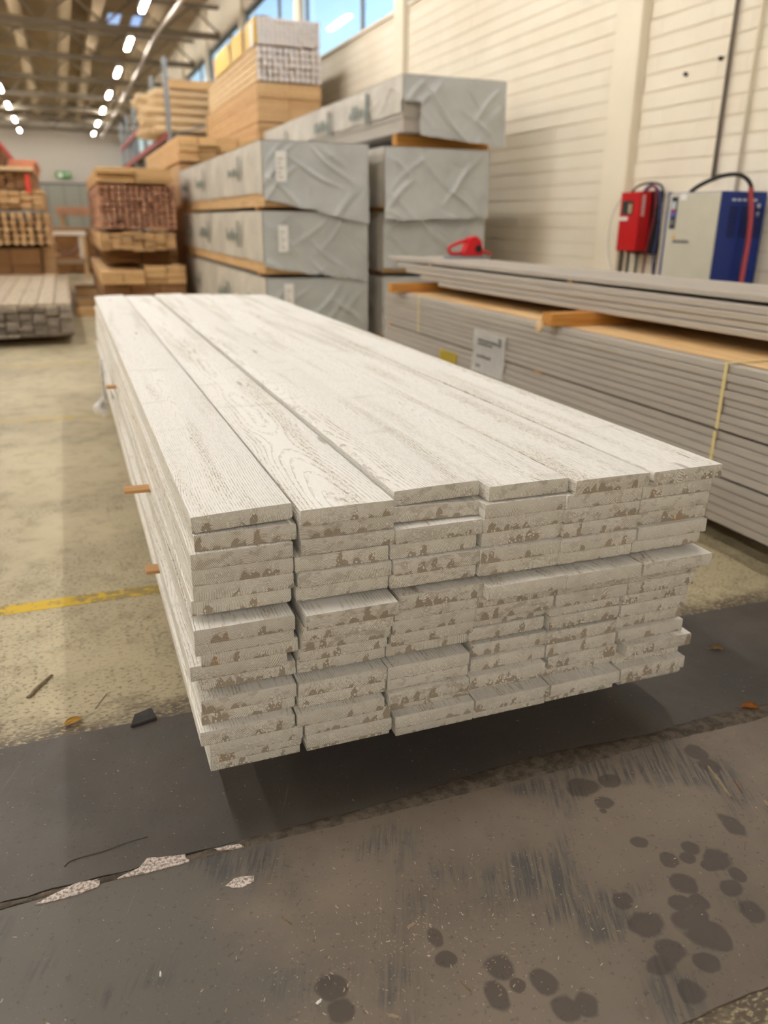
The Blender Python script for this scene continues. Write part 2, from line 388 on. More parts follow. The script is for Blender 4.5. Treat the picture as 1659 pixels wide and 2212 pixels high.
MORT = m_mortar()
def patch(poly, z=.0052, mat=MORT, name='mortar_patch', th=.003):
    bm = bmesh.new(); n = len(poly); pts = []
    for i in range(n):
        a = Vector(poly[i]); b = Vector(poly[(i+1) % n])
        for k in range(6):
            q = a.lerp(b, k/6); e = .004*noise.noise((q.x*90, q.y*90, 2)); pts.append((q.x+e, q.y+e*.7))
    top = [bm.verts.new((x, y, z)) for x, y in pts]; bot = [bm.verts.new((x, y, z-th)) for x, y in pts]
    f = bm.faces.new(top)
    for i in range(len(pts)): bm.faces.new((bot[i], bot[(i+1) % len(pts)], top[(i+1) % len(pts)], top[i]))
    bmesh.ops.triangulate(bm, faces=[f]); bmesh.ops.recalc_face_normals(bm, faces=bm.faces)
    return obj(name, bm, mat, floor)
patch([(-0.186, 1.275), (-0.159, 1.287), (-0.114, 1.303), (-0.069, 1.298), (-0.074, 1.280), (-0.127, 1.272)], z=.0062)
patch([(-0.04, 1.288), (-0.0, 1.300), (0.019, 1.322), (0.088, 1.304), (0.096, 1.284), (0.032, 1.282)], z=.0066)
patch([(0.148, 1.198), (0.172, 1.213), (0.205, 1.205), (0.204, 1.191), (0.176, 1.185)])
patch([(0.146, 1.300), (0.195, 1.296), (0.202, 1.285), (0.158, 1.29)], z=.0075)
def m_line():
    n = N('worn_yellow_line', .6, .3); p = n.pos(); k = n.noise(p, 30, 5, .7); k2 = n.noise(p, 3., 3)
    n.color(n.mix(n.step(n.math('ADD', k, n.math('MULTIPLY', k2, .5)), .70, .84), lin(206, 172, 44), lin(150, 132, 80))); return n.m
def m_line2():
    n = N('faded_yellow_line', .6, .3); p = n.pos(); k = n.noise(p, 14, 5, .7)
    n.color(n.mix(n.step(k, .36, .52), lin(200, 172, 70), lin(176, 162, 122))); return n.m
LINE = m_line(); LINE2 = m_line2()
obj('floor_marking', boxm(-6, 4.4, 2.545, 2.612, -.001, .0012), LINE, floor)
obj('floor_marking', boxm(-6, 4.4, 5.30, 5.37, -.001, .0012), LINE2, floor)
obj('floor_marking', boxm(-6, 4.4, 7.40, 7.47, -.001, .0012), LINE2, floor)

# ------------------------------------------------------------------ room shell
WX = 4.5
wall = struct(obj('wall_right', boxm(WX, WX+.25, -22, 56, 0, 3.80), MORTAR))
bm = bmesh.new(); box(bm, WX, WX+.25, -22, 56, 5.75, 7.0); obj('window_header', bm, WALLP, wall)
PILLARS = [-19.0, -14.0, -9.0, -4.0, 1.0, 6.15, 11.15, 16.2, 21.2, 26.2, 31.2, 36.2, 41.2, 46.2, 51.2]
for py in PILLARS: obj('pillar', boxm(WX-.085, WX+.02, py-.17, py+.17, 0, 6.95, .008), WALLP, wall)
obj('window_sill', boxm(WX-.03, WX+.02, -22, 56, 3.80, 3.84), WALLP, wall)
# bricks: painted, with recessed joints
CH = .128; BL = .27; TH = .007
bricks = []
for c in range(6, 38):
    z0 = c*CH
    if z0 > 4.6: break
    off = (c % 2)*BL/2
    for ya, yb in zip([2.6]+[p+.17 for p in PILLARS if p > 2.6], [p-.17 for p in PILLARS if p > 2.6]):
        if ya > 17: break
        if z0+CH > 3.80: continue
        y = ya-off-.02
        while y < yb:
            a_, b_ = max(y, ya), min(y+BL, yb)
            if b_-a_ > .03: bricks.append((math.hypot(math.hypot(WX, (a_+b_)/2), z0-CAM_H), a_, z0, b_-a_))
            y += BL
# those in the picture first, largest first
def inview(y, z):
    d = Vector((WX, y, z-CAM_H)); c = [sum(RM[r][k]*d[r] for r in range(3)) for k in range(3)]
    if c[1] <= 0: return False
    px = 829.5+1720*c[0]/c[1]; py = 1106-1720*c[2]/c[1]
    return -20 < px < 1680 and -20 < py < 640
bricks.sort(key=lambda b: (not inview(b[1]+BL/2, b[2]+CH/2), b[0]))
bmb = boxm(-TH, .004, .0012, BL-.0012, .006, CH-.006, .003); me_b = bpy.data.meshes.new('brick'); bmb.to_mesh(me_b); bmb.free(); me_b.materials.append(BRICK)
for d, y, z0, l in bricks[:300]: obj('brick', me_b, None, wall, (WX, y, z0)).scale.y = l/BL
bm = bmesh.new()
for d, y, z0, l in bricks[300:]: box(bm, WX-TH, WX+.004, y+.0015, y+l-.0015, z0+.006, z0+CH-.006)
o = obj('brickwork', bm, BRICK, wall); o['kind'] = 'stuff'
for y, z in ((5.47, 2.25), (5.12, 2.30)):
    bm = bmesh.new(); tube(bm, [(WX-.03, y, z), (WX, y, z)], .014, 10); obj('wall_anchor', bm, BLACK, wall)
struct(obj('wall_left', boxm(-13.2, -13, -22, 56, 0, 7.0), WALLP))
struct(obj('wall_near', boxm(-13, WX+.2, -22.2, -22, 0, 7.0), WALLP))
FARW = plain('far_wall_paint', (172, 164, 154), .8)
wf = struct(obj('wall_far', boxm(-13, WX+.2, 55, 55.2, 0, 7.0), FARW))
def m_ceil():
    n = N('ceiling_deck', .8, .2); x, y, z = n.sep(n.pos())
    k = n.noise(n.pos(), .8, 3); n.color(n.mix(n.step(k, .3, .7), lin(160, 141, 112), lin(138, 120, 95))); return n.m
CEIL = m_ceil(); BEAM = plain('beam_paint', (166, 147, 118), .7, vary=.08); TRUSS = plain('truss_steel', (120, 110, 94), .6)
ceil = struct(obj('ceiling', boxm(-13, WX+.2, -22, 56, 6.9, 7.05), CEIL))
for xp in (-9.5, -7.6, -5.2, -3.4, -2.0, -.55, .75, 1.55, 3.1):
    obj('purlin', boxm(xp-.14, xp+.14, -22, 55, 6.45, 6.9), BEAM, ceil)
def truss_mesh():
    bm = bmesh.new(); box(bm, -13, WX, -.06, .06, 5.68, 5.82); box(bm, -13, WX, -.06, .06, 6.38, 6.46)
    for i in range(12):
        a = -13+i*1.458; tube(bm, [(a, 0, 5.8), (a+.729, 0, 6.4)], .03, 6); tube(bm, [(a+.729, 0, 6.4), (a+1.458, 0, 5.8)], .03, 6)
    me = bpy.data.meshes.new('truss'); bm.to_mesh(me); bm.free(); me.materials.append(TRUSS); return me
tm = truss_mesh(); ty = 24.2-4.55*10
while ty < 55: obj('truss', tm, None, ceil, (0, ty, 0)); ty += 4.55
# skylight panes (own glow stands in for daylight, deck is closed), duct, cable
SKYL = N('skylight_pane', .4); SKYL.color(lin(170, 195, 235)); SKYL.b.inputs['Emission Color'].default_value = lin(150, 185, 240); SKYL.b.inputs['Emission Strength'].default_value = 1.0
for (x0, x1, y0, y1) in ((2.0, 2.35, 28.4, 30.2), (2.72, 3.1, 28.4, 30.0)):
    obj('skylight', boxm(x0, x1, y0, y1, 6.86, 6.905), SKYL.m, ceil)
bm = tubem(smooth_path([(2.95, 12, 5.62), (2.92, 17, 5.6), (2.98, 20.5, 5.66), (2.80, 24, 5.6), (2.86, 30, 5.66), (2.8, 40, 5.6), (2.8, 54, 5.65)]), .05, 8)
obj('cable_run', bm, plain('cable_grey', (170, 160, 150), .6), ceil)
# far door, exit sign
dr = struct(obj('door_1', boxm(-1.5, 2.2, 54.86, 55.0, 0, 3.15), plain('far_door_frame', (86, 84, 80), .6)))
for i in range(4): obj('door_panel', boxm(-1.42+i*.9, -.56+i*.9, 54.82, 54.9, .05, 3.02, .01), plain('far_door_panel', (138, 136, 126), .6), dr)
t = thing('exit_sign', 'small green exit sign above the grey door in the far wall', 'sign', (.44, 54.9, 3.4))
bm = boxm(-.42, .42, -.06, .08, 0, .36, .02); obj('sign_box', bm, plain('exit_green', (70, 130, 60), .5), t)
bm = bmesh.new(); box(bm, -.3, -.05, -.075, -.055, .08, .28); prism(bm, [(.02, .18), (.2, .18), (.2, .1), (.34, .2), (.2, .3), (.2, .22), (.02, .22)], 'y', -.075, -.055); obj('pictogram', bm, plain('sign_white', (220, 225, 215), .5), t)

# windows
GLASS = bpy.data.materials.new('window_glass'); GLASS.use_nodes = True
gt = GLASS.node_tree; gt.nodes.clear()
go = gt.nodes.new('ShaderNodeOutputMaterial'); gm = gt.nodes.new('ShaderNodeMixShader'); gtr = gt.nodes.new('ShaderNodeBsdfTransparent'); ggl = gt.nodes.new('ShaderNodeBsdfGlossy'); gf = gt.nodes.new('ShaderNodeFresnel')
gf.inputs[0].default_value = 1.45; ggl.inputs['Roughness'].default_value = .02; gtr.inputs[0].default_value = (.93, .97, .98, 1)
ggeo = gt.nodes.new('ShaderNodeNewGeometry'); gma = gt.nodes.new('ShaderNodeMath'); gma.operation = 'SUBTRACT'; gma.inputs[0].default_value = 1; gt.links.new(ggeo.outputs['Backfacing'], gma.inputs[1])
gmb = gt.nodes.new('ShaderNodeMath'); gmb.operation = 'MULTIPLY'; gt.links.new(gf.outputs[0], gmb.inputs[0]); gt.links.new(gma.outputs[0], gmb.inputs[1])
gt.links.new(gmb.outputs[0], gm.inputs[0]); gt.links.new(gtr.outputs[0], gm.inputs[1]); gt.links.new(ggl.outputs[0], gm.inputs[2]); gt.links.new(gm.outputs[0], go.inputs[0])
FRAME = plain('window_frame_grey', (150, 156, 160), .5)
wi = 1
for a, b in zip([-22.17]+PILLARS, PILLARS+[56.2]):
    y0, y1 = a+.17, b-.17; y1 = min(y1, 55)
    bm = bmesh.new()
    for yy in (y0, y0+(y1-y0)*.36, y1): box(bm, WX+.05, WX+.11, yy-.025, yy+.025, 3.84, 5.75)
    box(bm, WX+.05, WX+.11, y0, y1, 3.84, 3.89); box(bm, WX+.05, WX+.11, y0, y1, 5.70, 5.75)
    w = struct(obj('window_%d' % wi, bm, FRAME)); wi += 1
    for u, v in ((0, .36), (.36, 1)):
        obj('pane', boxm(WX+.076, WX+.084, y0+(y1-y0)*u+.025, y0+(y1-y0)*v-.025, 3.89, 5.70), GLASS, w)

# ------------------------------------------------------------------ lamps
LAMPM = N('lamp_diffuser', .4); LAMPM.color((1, 1, 1, 1)); LAMPM.b.inputs['Emission Color'].default_value = (1., .965, .91, 1); LAMPM.b.inputs['Emission Strength'].default_value = LAMP_STRENGTH
HOUS = plain('lamp_housing', (205, 205, 200), .5)
bmh = boxm(-.07, .07, -.82, .82, .045, .15, .01); meh = bpy.data.meshes.new('housing'); bmh.to_mesh(meh); bmh.free(); meh.materials.append(HOUS)
bmh = boxm(-.05, .05, -.78, .78, 0, .045); med = bpy.data.meshes.new('diffuser'); bmh.to_mesh(med); bmh.free(); med.materials.append(LAMPM.m)
bmh = bmesh.new(); tube(bmh, [(0, 0, .15), (0, 0, .75)], .008, 6); mer = bpy.data.meshes.new('hanger'); bmh.to_mesh(mer); bmh.free(); mer.materials.append(STEEL)
LY = [52.5, 47.2, 41.6, 36.4, 30.9, 26.0, 21.2, 16.4, 11.6, 6.8, 2.05, -6.4, -11.2, -16.0, -20.8]  # negative entries: unseen lamps added behind the camera, spaced to light the stack front
for xr, rn in ((2.3, 'right-hand'), (-1.58, 'left-hand'), (-5.5, 'outer left'), (-9.4, 'outermost left')):
    for i, y in enumerate(LY):
        t = thing('strip_light', 'white strip light, %s from the far wall in the %s row' % (ORD[i], rn), 'lamp', (xr, y, 5.69), group='ceiling strip lights')
        obj('housing', meh, None, t); obj('diffuser', med, None, t); obj('hanger', mer, None, t, (0, -.6, 0)); obj('hanger', mer, None, t, (0, .6, 0))

# ------------------------------------------------------------------ white board stack
BY = [[1.379, 1.352, 1.385, 1.359, 1.34, 1.337], [1.372, 1.365, 1.378, 1.35, 1.344, 1.35], [1.363, 1.362, 1.355, 1.352, 1.345, 1.347], [1.363, 1.361, 1.359, 1.355, 1.345, 1.355], [1.364, 1.355, 1.347, 1.343, 1.337, 1.342], [1.372, 1.367, 1.358, 1.352, 1.35, 1.353], [1.336, 1.323, 1.342, 1.32, 1.315, 1.313], [1.353, 1.342, 1.358, 1.354, 1.354, 1.353], [1.365, 1.357, 1.36, 1.355, 1.354, 1.353], [1.374, 1.372, 1.368, 1.389, 1.375, 1.368], [1.387, 1.385, 1.386, 1.384, 1.372, 1.367], [1.369, 1.362, 1.361, 1.387, 1.379, 1.392], [1.382, 1.372, 1.371, 1.379, 1.378, 1.379], [1.358, 1.354, 1.36, 1.36, 1.377, 1.36], [1.362, 1.366, 1.389, 1.398, 1.399, 1.387], [1.383, 1.366, 1.364, 1.361, 1.358, 1.362], [1.402, 1.399, 1.383, 1.384, 1.387, 1.39]]
BX = [[0.253, 0.447, 0.655, 0.836, 1.023, 1.237], [0.256, 0.452, 0.653, 0.834, 1.026, 1.227], [0.246, 0.454, 0.645, 0.837, 1.028, 1.222], [0.246, 0.44, 0.634, 0.838, 1.025, 1.226], [0.246, 0.445, 0.639, 0.831, 1.021, 1.223], [0.242, 0.442, 0.636, 0.832, 1.023, 1.219], [0.239, 0.449, 0.651, 0.837, 1.031, 1.227], [0.24, 0.446, 0.645, 0.837, 1.033, 1.224], [0.251, 0.447, 0.643, 0.833, 1.03, 1.223], [0.23, 0.444, 0.643, 0.841, 1.027, 1.223], [0.25, 0.444, 0.639, 0.833, 1.031, 1.223], [0.246, 0.441, 0.634, 0.842, 1.033, 1.234], [0.245, 0.442, 0.637, 0.839, 1.034, 1.234], [0.238, 0.433, 0.636, 0.831, 1.04, 1.249], [0.255, 0.452, 0.654, 0.848, 1.048, 1.239], [0.257, 0.455, 0.654, 0.849, 1.044, 1.242], [0.258, 0.463, 0.663, 0.855, 1.05, 1.259]]
BW = .1908; BT = .0313; PITCH = .0323
zb = []
z = CAM_H-.5055
for k in range(17):
    if k in (6, 11): z -= .0108
    z -= PITCH; zb.append(z)
rb = random.Random(11)
def board_mesh(L, w, t, cup, rbev, lbev, nb, r):
    """origin at the front end, bottom centre; the board runs to +y"""
    bm = bmesh.new(); nseg = 10
    prof = []
    def cz(x): return cup*(1-(2*x/w)**2)
    def corner(x, zc, sx, sz, rad, n=3):
        cx, cz_ = x-sx*rad, zc-sz*rad
        a0 = {(-1, -1): 270, (1, -1): 0, (1, 1): 90, (-1, 1): 180}[(sx, sz)]
        out = []
        for i in range(n+1):
            a = math.radians({(-1, -1): 180, (1, -1): 270, (1, 1): 0, (-1, 1): 90}[(sx, sz)]+90*i/n)
            out.append((cx+rad*math.cos(a), cz_+rad*math.sin(a)))
        return out
    prof += corner(-w/2, 0, -1, -1, lbev)
    prof += [(x*w, 0) for x in (-.25, 0, .25)]
    prof += corner(w/2, 0, 1, -1, rbev)
    prof += corner(w/2, t, 1, 1, .0018, 2)
    prof += [(x*w, t) for x in (.25, 0, -.25)]
    prof += corner(-w/2, t, -1, 1, .0018, 2)
    n = len(prof); rings = []
    for s in range(nseg+1):
        y = L*s/nseg; bow = .0
        rings.append([bm.verts.new((x, y, zz+cz(x))) for x, zz in prof])
    for a, b in zip(rings, rings[1:]):
        for i in range(n): bm.faces.new((a[i], a[(i+1) % n], b[(i+1) % n], b[i]))
    f = bm.faces.new(rings[0]); f.material_index = 1
    f = bm.faces.new(rings[-1][::-1]); f.material_index = 1
    bmesh.ops.recalc_face_normals(bm, faces=bm.faces)
    # beads and runs of dried paint on the sawn end
    cxs = [r.uniform(-.5, .5) for _ in range(3)]
    for _ in range(nb):
        if r.random() < .6: x = (r.choice(cxs)+r.gauss(0, .09))*w
        else: x = r.uniform(-.48, .48)*w
        if abs(x) > w*.48: continue
        rad = r.choice((.0011, .0014, .0017, .0020, .0025)); st = 1.25 if r.random() < .25 else 1.
        zz = min(max(r.triangular(.04, .96, .7)*t, rad*1.3), t-rad*1.3)
        if r.random() < .08: zz = rad*1.3
        K = 7; top = bm.verts.new((x, -rad*.75, zz+cz(x)))
        r1 = [bm.verts.new((x+rad*.7*math.cos(2*math.pi*i/K), -rad*.5, zz+cz(x)+rad*.7*st*math.sin(2*math.pi*i/K))) for i in range(K)]
        r2 = [bm.verts.new((x+rad*math.cos(2*math.pi*i/K), .0002, zz+cz(x)+rad*st*math.sin(2*math.pi*i/K))) for i in range(K)]
        for i in range(K):
            j = (i+1) % K
            for f in (bm.faces.new((top, r1[j], r1[i])), bm.faces.new((r1[i], r1[j], r2[j], r2[i]))): f.material_index = 2; f.smooth = True
    return bm
ROLL = {(0, 0): (2.2, .0042), (0, 2): (1.3, .0075), (1, 2): (-1.7, .0032), (0, 3): (.3, .002), (0, 5): (.4, .001)}
cols = ['leftmost', 'second', 'third', 'fourth', 'fifth', 'rightmost']
for k in range(17):
    xs = list(BX[k]) if k else [.253, .4495, .650, .8475, 1.0430, 1.2400]
    for _ in range(60):
        for i in range(5):
            g = xs[i+1]-xs[i]-(BW+.0006)
            if g < 0: xs[i] += g/2; xs[i+1] -= g/2
    for c in range(6):
        bm = board_mesh(6.02+rb.uniform(-.02, .02)-BY[k][c] if k else 6.0-BY[k][c]+(.0, .01, .0, -.01, -.06, -.18)[c]*.6, BW-(.0028 if k == 0 else 0), BT, rb.uniform(-.0002, .0003) if k else .0008,
                        rb.choice((.0015, .0015, .003, .007)), rb.choice((.0015, .0015, .0015, .004)) if c else .0015, rb.choice((25, 45, 70, 110, 150)), rb)
        ro, dz = ROLL.get((k, c), (0, 0))
        where = 'topmost' if k == 0 else ('lowest' if k == 16 else ORD[k]+' from the top')
        o = obj('white_board', bm, [BOARD, BOARD_END, PAINT], None, (xs[c], BY[k][c], zb[k]+dz), (0, math.radians(-ro), 0))
        o['ring'] = [rb.uniform(-.08, .08), rb.choice((-1, 1))*rb.uniform(.01, .075)+.015, rb.random()]
        tag(o, 'white painted board, %s, %s column%s of the big stack' % (where, cols[c], '' if c in (0, 5) else ' from the left'), 'board', 'white painted boards in the stack')
def lath(x0, x1, y, z, h, label, w=.045):
    bm = boxm(0, x1-x0, -w/2, w/2, 0, h, .0015); o = obj('wooden_lath', bm, T_LATH, None, (x0, y, z)); return tag(o, label, 'lath', 'laths between the white board layers')
g1 = zb[5]-.0108+.0000; g2 = zb[10]-.0108
LZ1, LZ2 = zb[6]+BT+.0008, zb[11]+BT+.0008
lh = .0105
lath(.079, 1.30, 2.2, LZ1, lh, 'nearest wooden lath sticking out of the white stack, under its sixth layer')
lath(.105, 1.30, 3.72, LZ1, lh, 'farther wooden lath poking out under the sixth layer of the white stack')
lath(.150, 1.30, 5.2, LZ1, lh, 'hidden farthest lath under the sixth layer of the white stack')
lath(.106, 1.30, 2.03, LZ2, lh, 'lower wooden lath sticking out under the eleventh layer of the white stack')
lath(.155, 1.30, 3.7, LZ2, lh, 'hidden middle lath under the eleventh layer of the white stack')
lath(.155, 1.30, 5.2, LZ2, lh, 'hidden farthest lath under the eleventh layer of the white stack')
for y, lb in ((2.35, 'nearest'), (3.85, 'middle'), (5.3, 'farthest')):
    o = obj('timber_bearer', boxm(0, 1.10, -.05, .05, 0, zb[16]-.0012-.0001, .004), T_TAN, None, (.19, y, .0002)); tag(o, '%s square timber bearer on the floor under the white board stack' % lb, 'bearer', 'bearers under the white stack')
# scrap of white wrap on the left side
t = thing('plastic_wrap_scrap', 'crumpled scrap of white plastic wrap hanging on the left side of the white stack', 'plastic wrap', (.118, 3.95, 0))
bm = bmesh.new(); G = []
for i in range(15):
    row = []
    for j in range(8):
        u, v = i/14, j/7
        zz = .58-.27*u; yy = -.12+.12*v+.24*u
        xx = -.012-.018*abs(noise.noise((u*6, v*5, 1)))-.012*math.sin(v*9+u*4)*.5-.02*(u > .85)
        row.append(bm.verts.new((xx, yy, zz)))
    G.append(row)
for i in range(14):
    for j in range(7): f = bm.faces.new((G[i][j], G[i+1][j], G[i+1][j+1], G[i][j+1])); f.smooth = True
bmesh.ops.solidify(bm, geom=bm.faces[:], thickness=.002)
WRAP = plain('white_wrap', (236, 234, 232), .4); obj('sheet', bm, WRAP, t)
bm = bmesh.new(); bmesh.ops.create_icosphere(bm, subdivisions=3, radius=.038)
for v in bm.verts: v.co *= 1+.35*noise.noise(v.co*40); v.co += Vector((-.030, .20, .30))
for f in bm.faces: f.smooth = True
obj('bunched_end', bm, WRAP, t)

# ------------------------------------------------------------------ debris on the floor
def leaf(label, p, q, wid, mat, curl=.006, zb_=.005):
    p, q = Vector((*p, zb_)), Vector((*q, zb_)); d = q-p; L = d.length; d.normalize(); s = Vector((-d.y, d.x, 0)); bm = bmesh.new(); G = []
    for i in range(9):
        u = i/8; hw = wid*math.sin(math.pi*min(.98, max(.02, u)))**.7*(1-.25*u); row = []
        for j in range(5):
            v = j/4*2-1; pos = p+d*L*u+s*hw*v; pos.z += curl*(abs(v)**2)*math.sin(math.pi*u)+curl*.5*abs(noise.noise((u*5, v*3, L*50)))+.0005
            row.append(bm.verts.new(pos))
        G.append(row)
    for i in range(8):
        for j in range(4): f = bm.faces.new((G[i][j], G[i+1][j], G[i+1][j+1], G[i][j+1])); f.smooth = True
    bmesh.ops.solidify(bm, geom=bm.faces[:], thickness=-.0007)
    t = thing('fallen_leaf', label, 'leaf', p); o = obj('blade', bm, mat, t); o.location = -p
    bm = tubem([p-d*.012+Vector((0, 0, .001)), p+Vector((0, 0, .0015)), p+d*L*.5+Vector((0, 0, .002))], .0008, 5); o = obj('stem', bm, mat, t); o.location = -p
leaf('yellow oval leaf lying by the dark plate edge left of the stack', (-.132, 1.846), (-.090, 1.866), .017, plain('leaf_yellow', (222, 178, 84), .6, vary=.15, nscale=60), .004)
leaf('orange brown curled leaf on the dark floor at right', (1.522, 1.330), (1.562, 1.305), .014, plain('leaf_orange', (196, 128, 62), .5, vary=.2, nscale=60), .012)
leaf('pale brown withered leaf near the right end of the stack', (1.664, 1.602), (1.695, 1.583), .010, plain('leaf_pale', (176, 146, 100), .6, vary=.2, nscale=60), .014)
def splinter(label, p, q, w, h, mat, zb_=.001, name='wood_splinter'):
    p, q = Vector((*p, zb_)), Vector((*q, zb_)); d = (q-p); L = d.length; d.normalize(); s = Vector((-d.y, d.x, 0)); bm = bmesh.new(); R = []
    for i in range(9):
        u = i/8; k = .35+.65*math.sin(math.pi*min(.95, .25+.6*u)); jx = w*.35*noise.noise((u*4, L*80, 1))
        c = p+d*L*u+s*jx
        R.append([bm.verts.new(c+s*w*k*a+Vector((0, 0, h*k*b))) for a, b in ((-.5, 0), (.5, 0), (.35, .8), (-.2, 1))])
    for a, b in zip(R, R[1:]):
        for i in range(4): bm.faces.new((a[i], a[(i+1) % 4], b[(i+1) % 4], b[i]))
    bm.faces.new(R[0][::-1]); bm.faces.new(R[-1]); bmesh.ops.recalc_face_normals(bm, faces=bm.faces)
    for v in bm.verts: v.co -= p
    return tag(obj(name, bm, mat, None, p), label, 'splinter')
BARK = plain('grey_bark', (120, 104, 82), .8, vary=.3, nscale=90, bump=.4); STRAW = plain('straw_twig', (158, 142, 118), .7, vary=.2, nscale=80)
splinter('grey brown bark splinter on the yellowish concrete at left', (-.223, 2.012), (-.163, 2.109), .013, .007, BARK)
splinter('thin dry twig on the concrete left of the stack', (-.059, 1.901), (-.027, 1.965), .0025, .002, STRAW)
splinter('long pale stick on the dark floor at lower right', (1.266, 1.166), (1.240, 1.066), .007, .005, STRAW, .0045)
splinter('short reddish stick beside the long pale one', (1.290, 1.106), (1.275, 1.066), .004, .003, plain('red_twig', (140, 104, 84), .7), .0045)
splinter('tiny pale wood chip at the right edge of the floor', (1.299, 1.030), (1.296, 1.014), .005, .003, STRAW, .0045)
CHIPW = plain('white_chip', (236, 234, 228), .6)
splinter('small white chip on the dark floor at lower left', (.0135, 1.044), (.0150, 1.054), .003, .002, CHIPW, .0045)
splinter('white flake near the bottom centre of the floor', (.243, .907), (.253, .911), .005, .002, CHIPW, .0045)
splinter('pale curled wood chip at the bottom edge of the floor', (.345, .848), (.359, .838), .005, .003, STRAW, .0045)
splinter('straw coloured wood chip in the middle of the brown plate', (.436, .990), (.453, .996), .006, .003, STRAW, .0045)
splinter('narrow grey splinter right of the centre floor stains', (.480, .862), (.487, .838), .004, .002, BARK, .0045)
splinter('grey splinter left of the dark scuff marks', (.233, 1.092), (.245, 1.071), .004, .002, BARK, .0045)
bm = bmesh.new(); rr = random.Random(3)
pl = [(0.020, 1.777), (0.034, 1.822), (0.077, 1.838), (0.086, 1.792)]
for i in range(1):
    T_ = [bm.verts.new((x-.055, y-1.80, .011-.004*(j in (0, 3)))) for j, (x, y) in enumerate(pl)]; B_ = [bm.verts.new((x-.055, y-1.80, 0)) for x, y in pl]
    bm.faces.new(T_[::-1]); bm.faces.new(B_)
    for j in range(4): bm.faces.new((B_[j], B_[(j+1) % 4], T_[(j+1) % 4], T_[j]))
bmesh.ops.recalc_face_normals(bm, faces=bm.faces); bmesh.ops.bevel(bm, geom=bm.edges[:], offset=.002, segments=2, affect='EDGES')
tag(obj('rubber_scrap', bm, plain('dark_rubber', (62, 60, 58), .7, vary=.2, nscale=50), None, (.055, 1.80, .0045)), 'dark grey rubber scrap at the edge of the dark floor plate', 'scrap')
# sawdust flecks
bm = bmesh.new()
for i in range(2200):
    x = rr.uniform(-.35, 1.75); y = rr.uniform(.66, 2.05)
    if rr.random() < .4: x = rr.gauss(.45, .18); y = rr.gauss(.95, .10)
    if y > 1.78 or y < .69: zf = .0006
    else: zf = .0046
    if 1.26 < y < 1.34: continue
    s = rr.choice((.0004, .0005, .0006, .0009)); a = rr.uniform(0, 6.3); l = s*rr.choice((1, 1, 1.5, 4))
    c, d = math.cos(a), math.sin(a); h = s*.6
    P8 = [(u*l*c-v*s*d, u*l*d+v*s*c) for u, v in ((-1, -.6), (1, -.5), (.8, .6), (-.9, .5))]
    A = [bm.verts.new((x+p, y+q, zf)) for p, q in P8]; T_ = bm.verts.new((x, y, zf+h))
    for k in range(4): bm.faces.new((A[k], A[(k+1) % 4], T_))
def m_fleck():
    n = N('sawdust', .8, .1); k = n.noise(n.pos(), 60, 1); n.color(n.mix(n.step(k, .4, .6), lin(222, 208, 182), lin(188, 160, 122))); return n.m
o = obj('sawdust_flecks', bm, m_fleck()); o['kind'] = 'stuff'; tag(o, 'pale sawdust flecks strewn over the dark floor', 'sawdust')

# ------------------------------------------------------------------ grey board packs on the right
def long_board(x0, x1, y0, y1, z0, z1, bev=.002): return boxm(x0, x1, y0, y1, z0, z1, bev)
GX = 2.25; rg = random.Random(5)
def grey_pack(label, z0, n, t, raw_top=False, y1=5.86, strap=True):
    th = thing('grey_board_pack', label, 'board pack', (GX, 3.2, z0), group='grey painted board packs')
    nx = 6; bw = .148
    for k in range(n):
        for i in range(nx):
            if i not in (0, nx-1) and k not in (0, n-1): continue
            e = rg.uniform(-.005, .005) if i == 0 else 0
            me = long_board(i*bw+e, i*bw+bw-.002+e, -2.6+rg.uniform(-.02, .02), y1-3.2+rg.uniform(-.02, .02), k*t, k*t+t-.0028)
            obj('board', me, (T_LIGHT if (raw_top and k == n-1 and i) else T_GREY), th)
    return th
pC = grey_pack('lowest pack of grey boards in the right-hand stack', .105, 5, .0352)
pB = grey_pack('middle pack of grey boards in the right-hand stack', .289, 5, .0335)
pA = grey_pack('top strapped pack of grey boards carrying the white paper sheet', .465, 8, .0303, True)
rawt = obj('raw_top', boxm(.05, .87, -2.6, 2.6, .2425, .2445), T_LIGHT, pA)
for z0, lb, h in ((.281, 'lower', .0075), (.4562, 'upper', .0085)):
    for y, w in ((3.6, 'near'), (5.75, 'far')):
        o = obj('wooden_lath', boxm(0, .87, -.03, .03, 0, h-.0008, .001), T_LATH, None, (GX-.012, y, z0+.0004))
        tag(o, '%s %s thin lath between the grey packs at right' % (w, lb), 'lath', 'laths between the grey packs')
for y, lb in ((.9, 'near'), (2.9, 'middle'), (5.2, 'far')):
    o = obj('timber_bearer', boxm(0, .86, -.05, .05, 0, .1043, .004), T_DARK, None, (GX+.03, y, .0003)); tag(o, '%s bearer on the floor under the grey packs at right' % lb, 'bearer', 'bearers under the grey packs')
def strap(parent, px, y, ztop, zbot, wid=.016):
    bm = bmesh.new(); P = parent.location
    box(bm, -.007, -.0045, y-P.y-wid/2, y-P.y+wid/2, zbot-P.z, ztop-P.z+.0025); box(bm, -.007, .88, y-P.y-wid/2, y-P.y+wid/2, ztop-P.z+.0022, ztop-P.z+.0040)
    obj('strap', bm, STRAP, parent)
strap(pA, GX, 2.31, .7095, .463); strap(pA, GX, 5.2, .7095, .463)
for p_, a_, b_ in ((pB, .4565, .29), (pC, .281, .106)):
    bm = bmesh.new(); box(bm, -.007, -.0045, 2.315-3.2-.008, 2.315-3.2+.008, b_-p_.location.z, a_-p_.location.z-.002); obj('strap', bm, STRAP, p_)
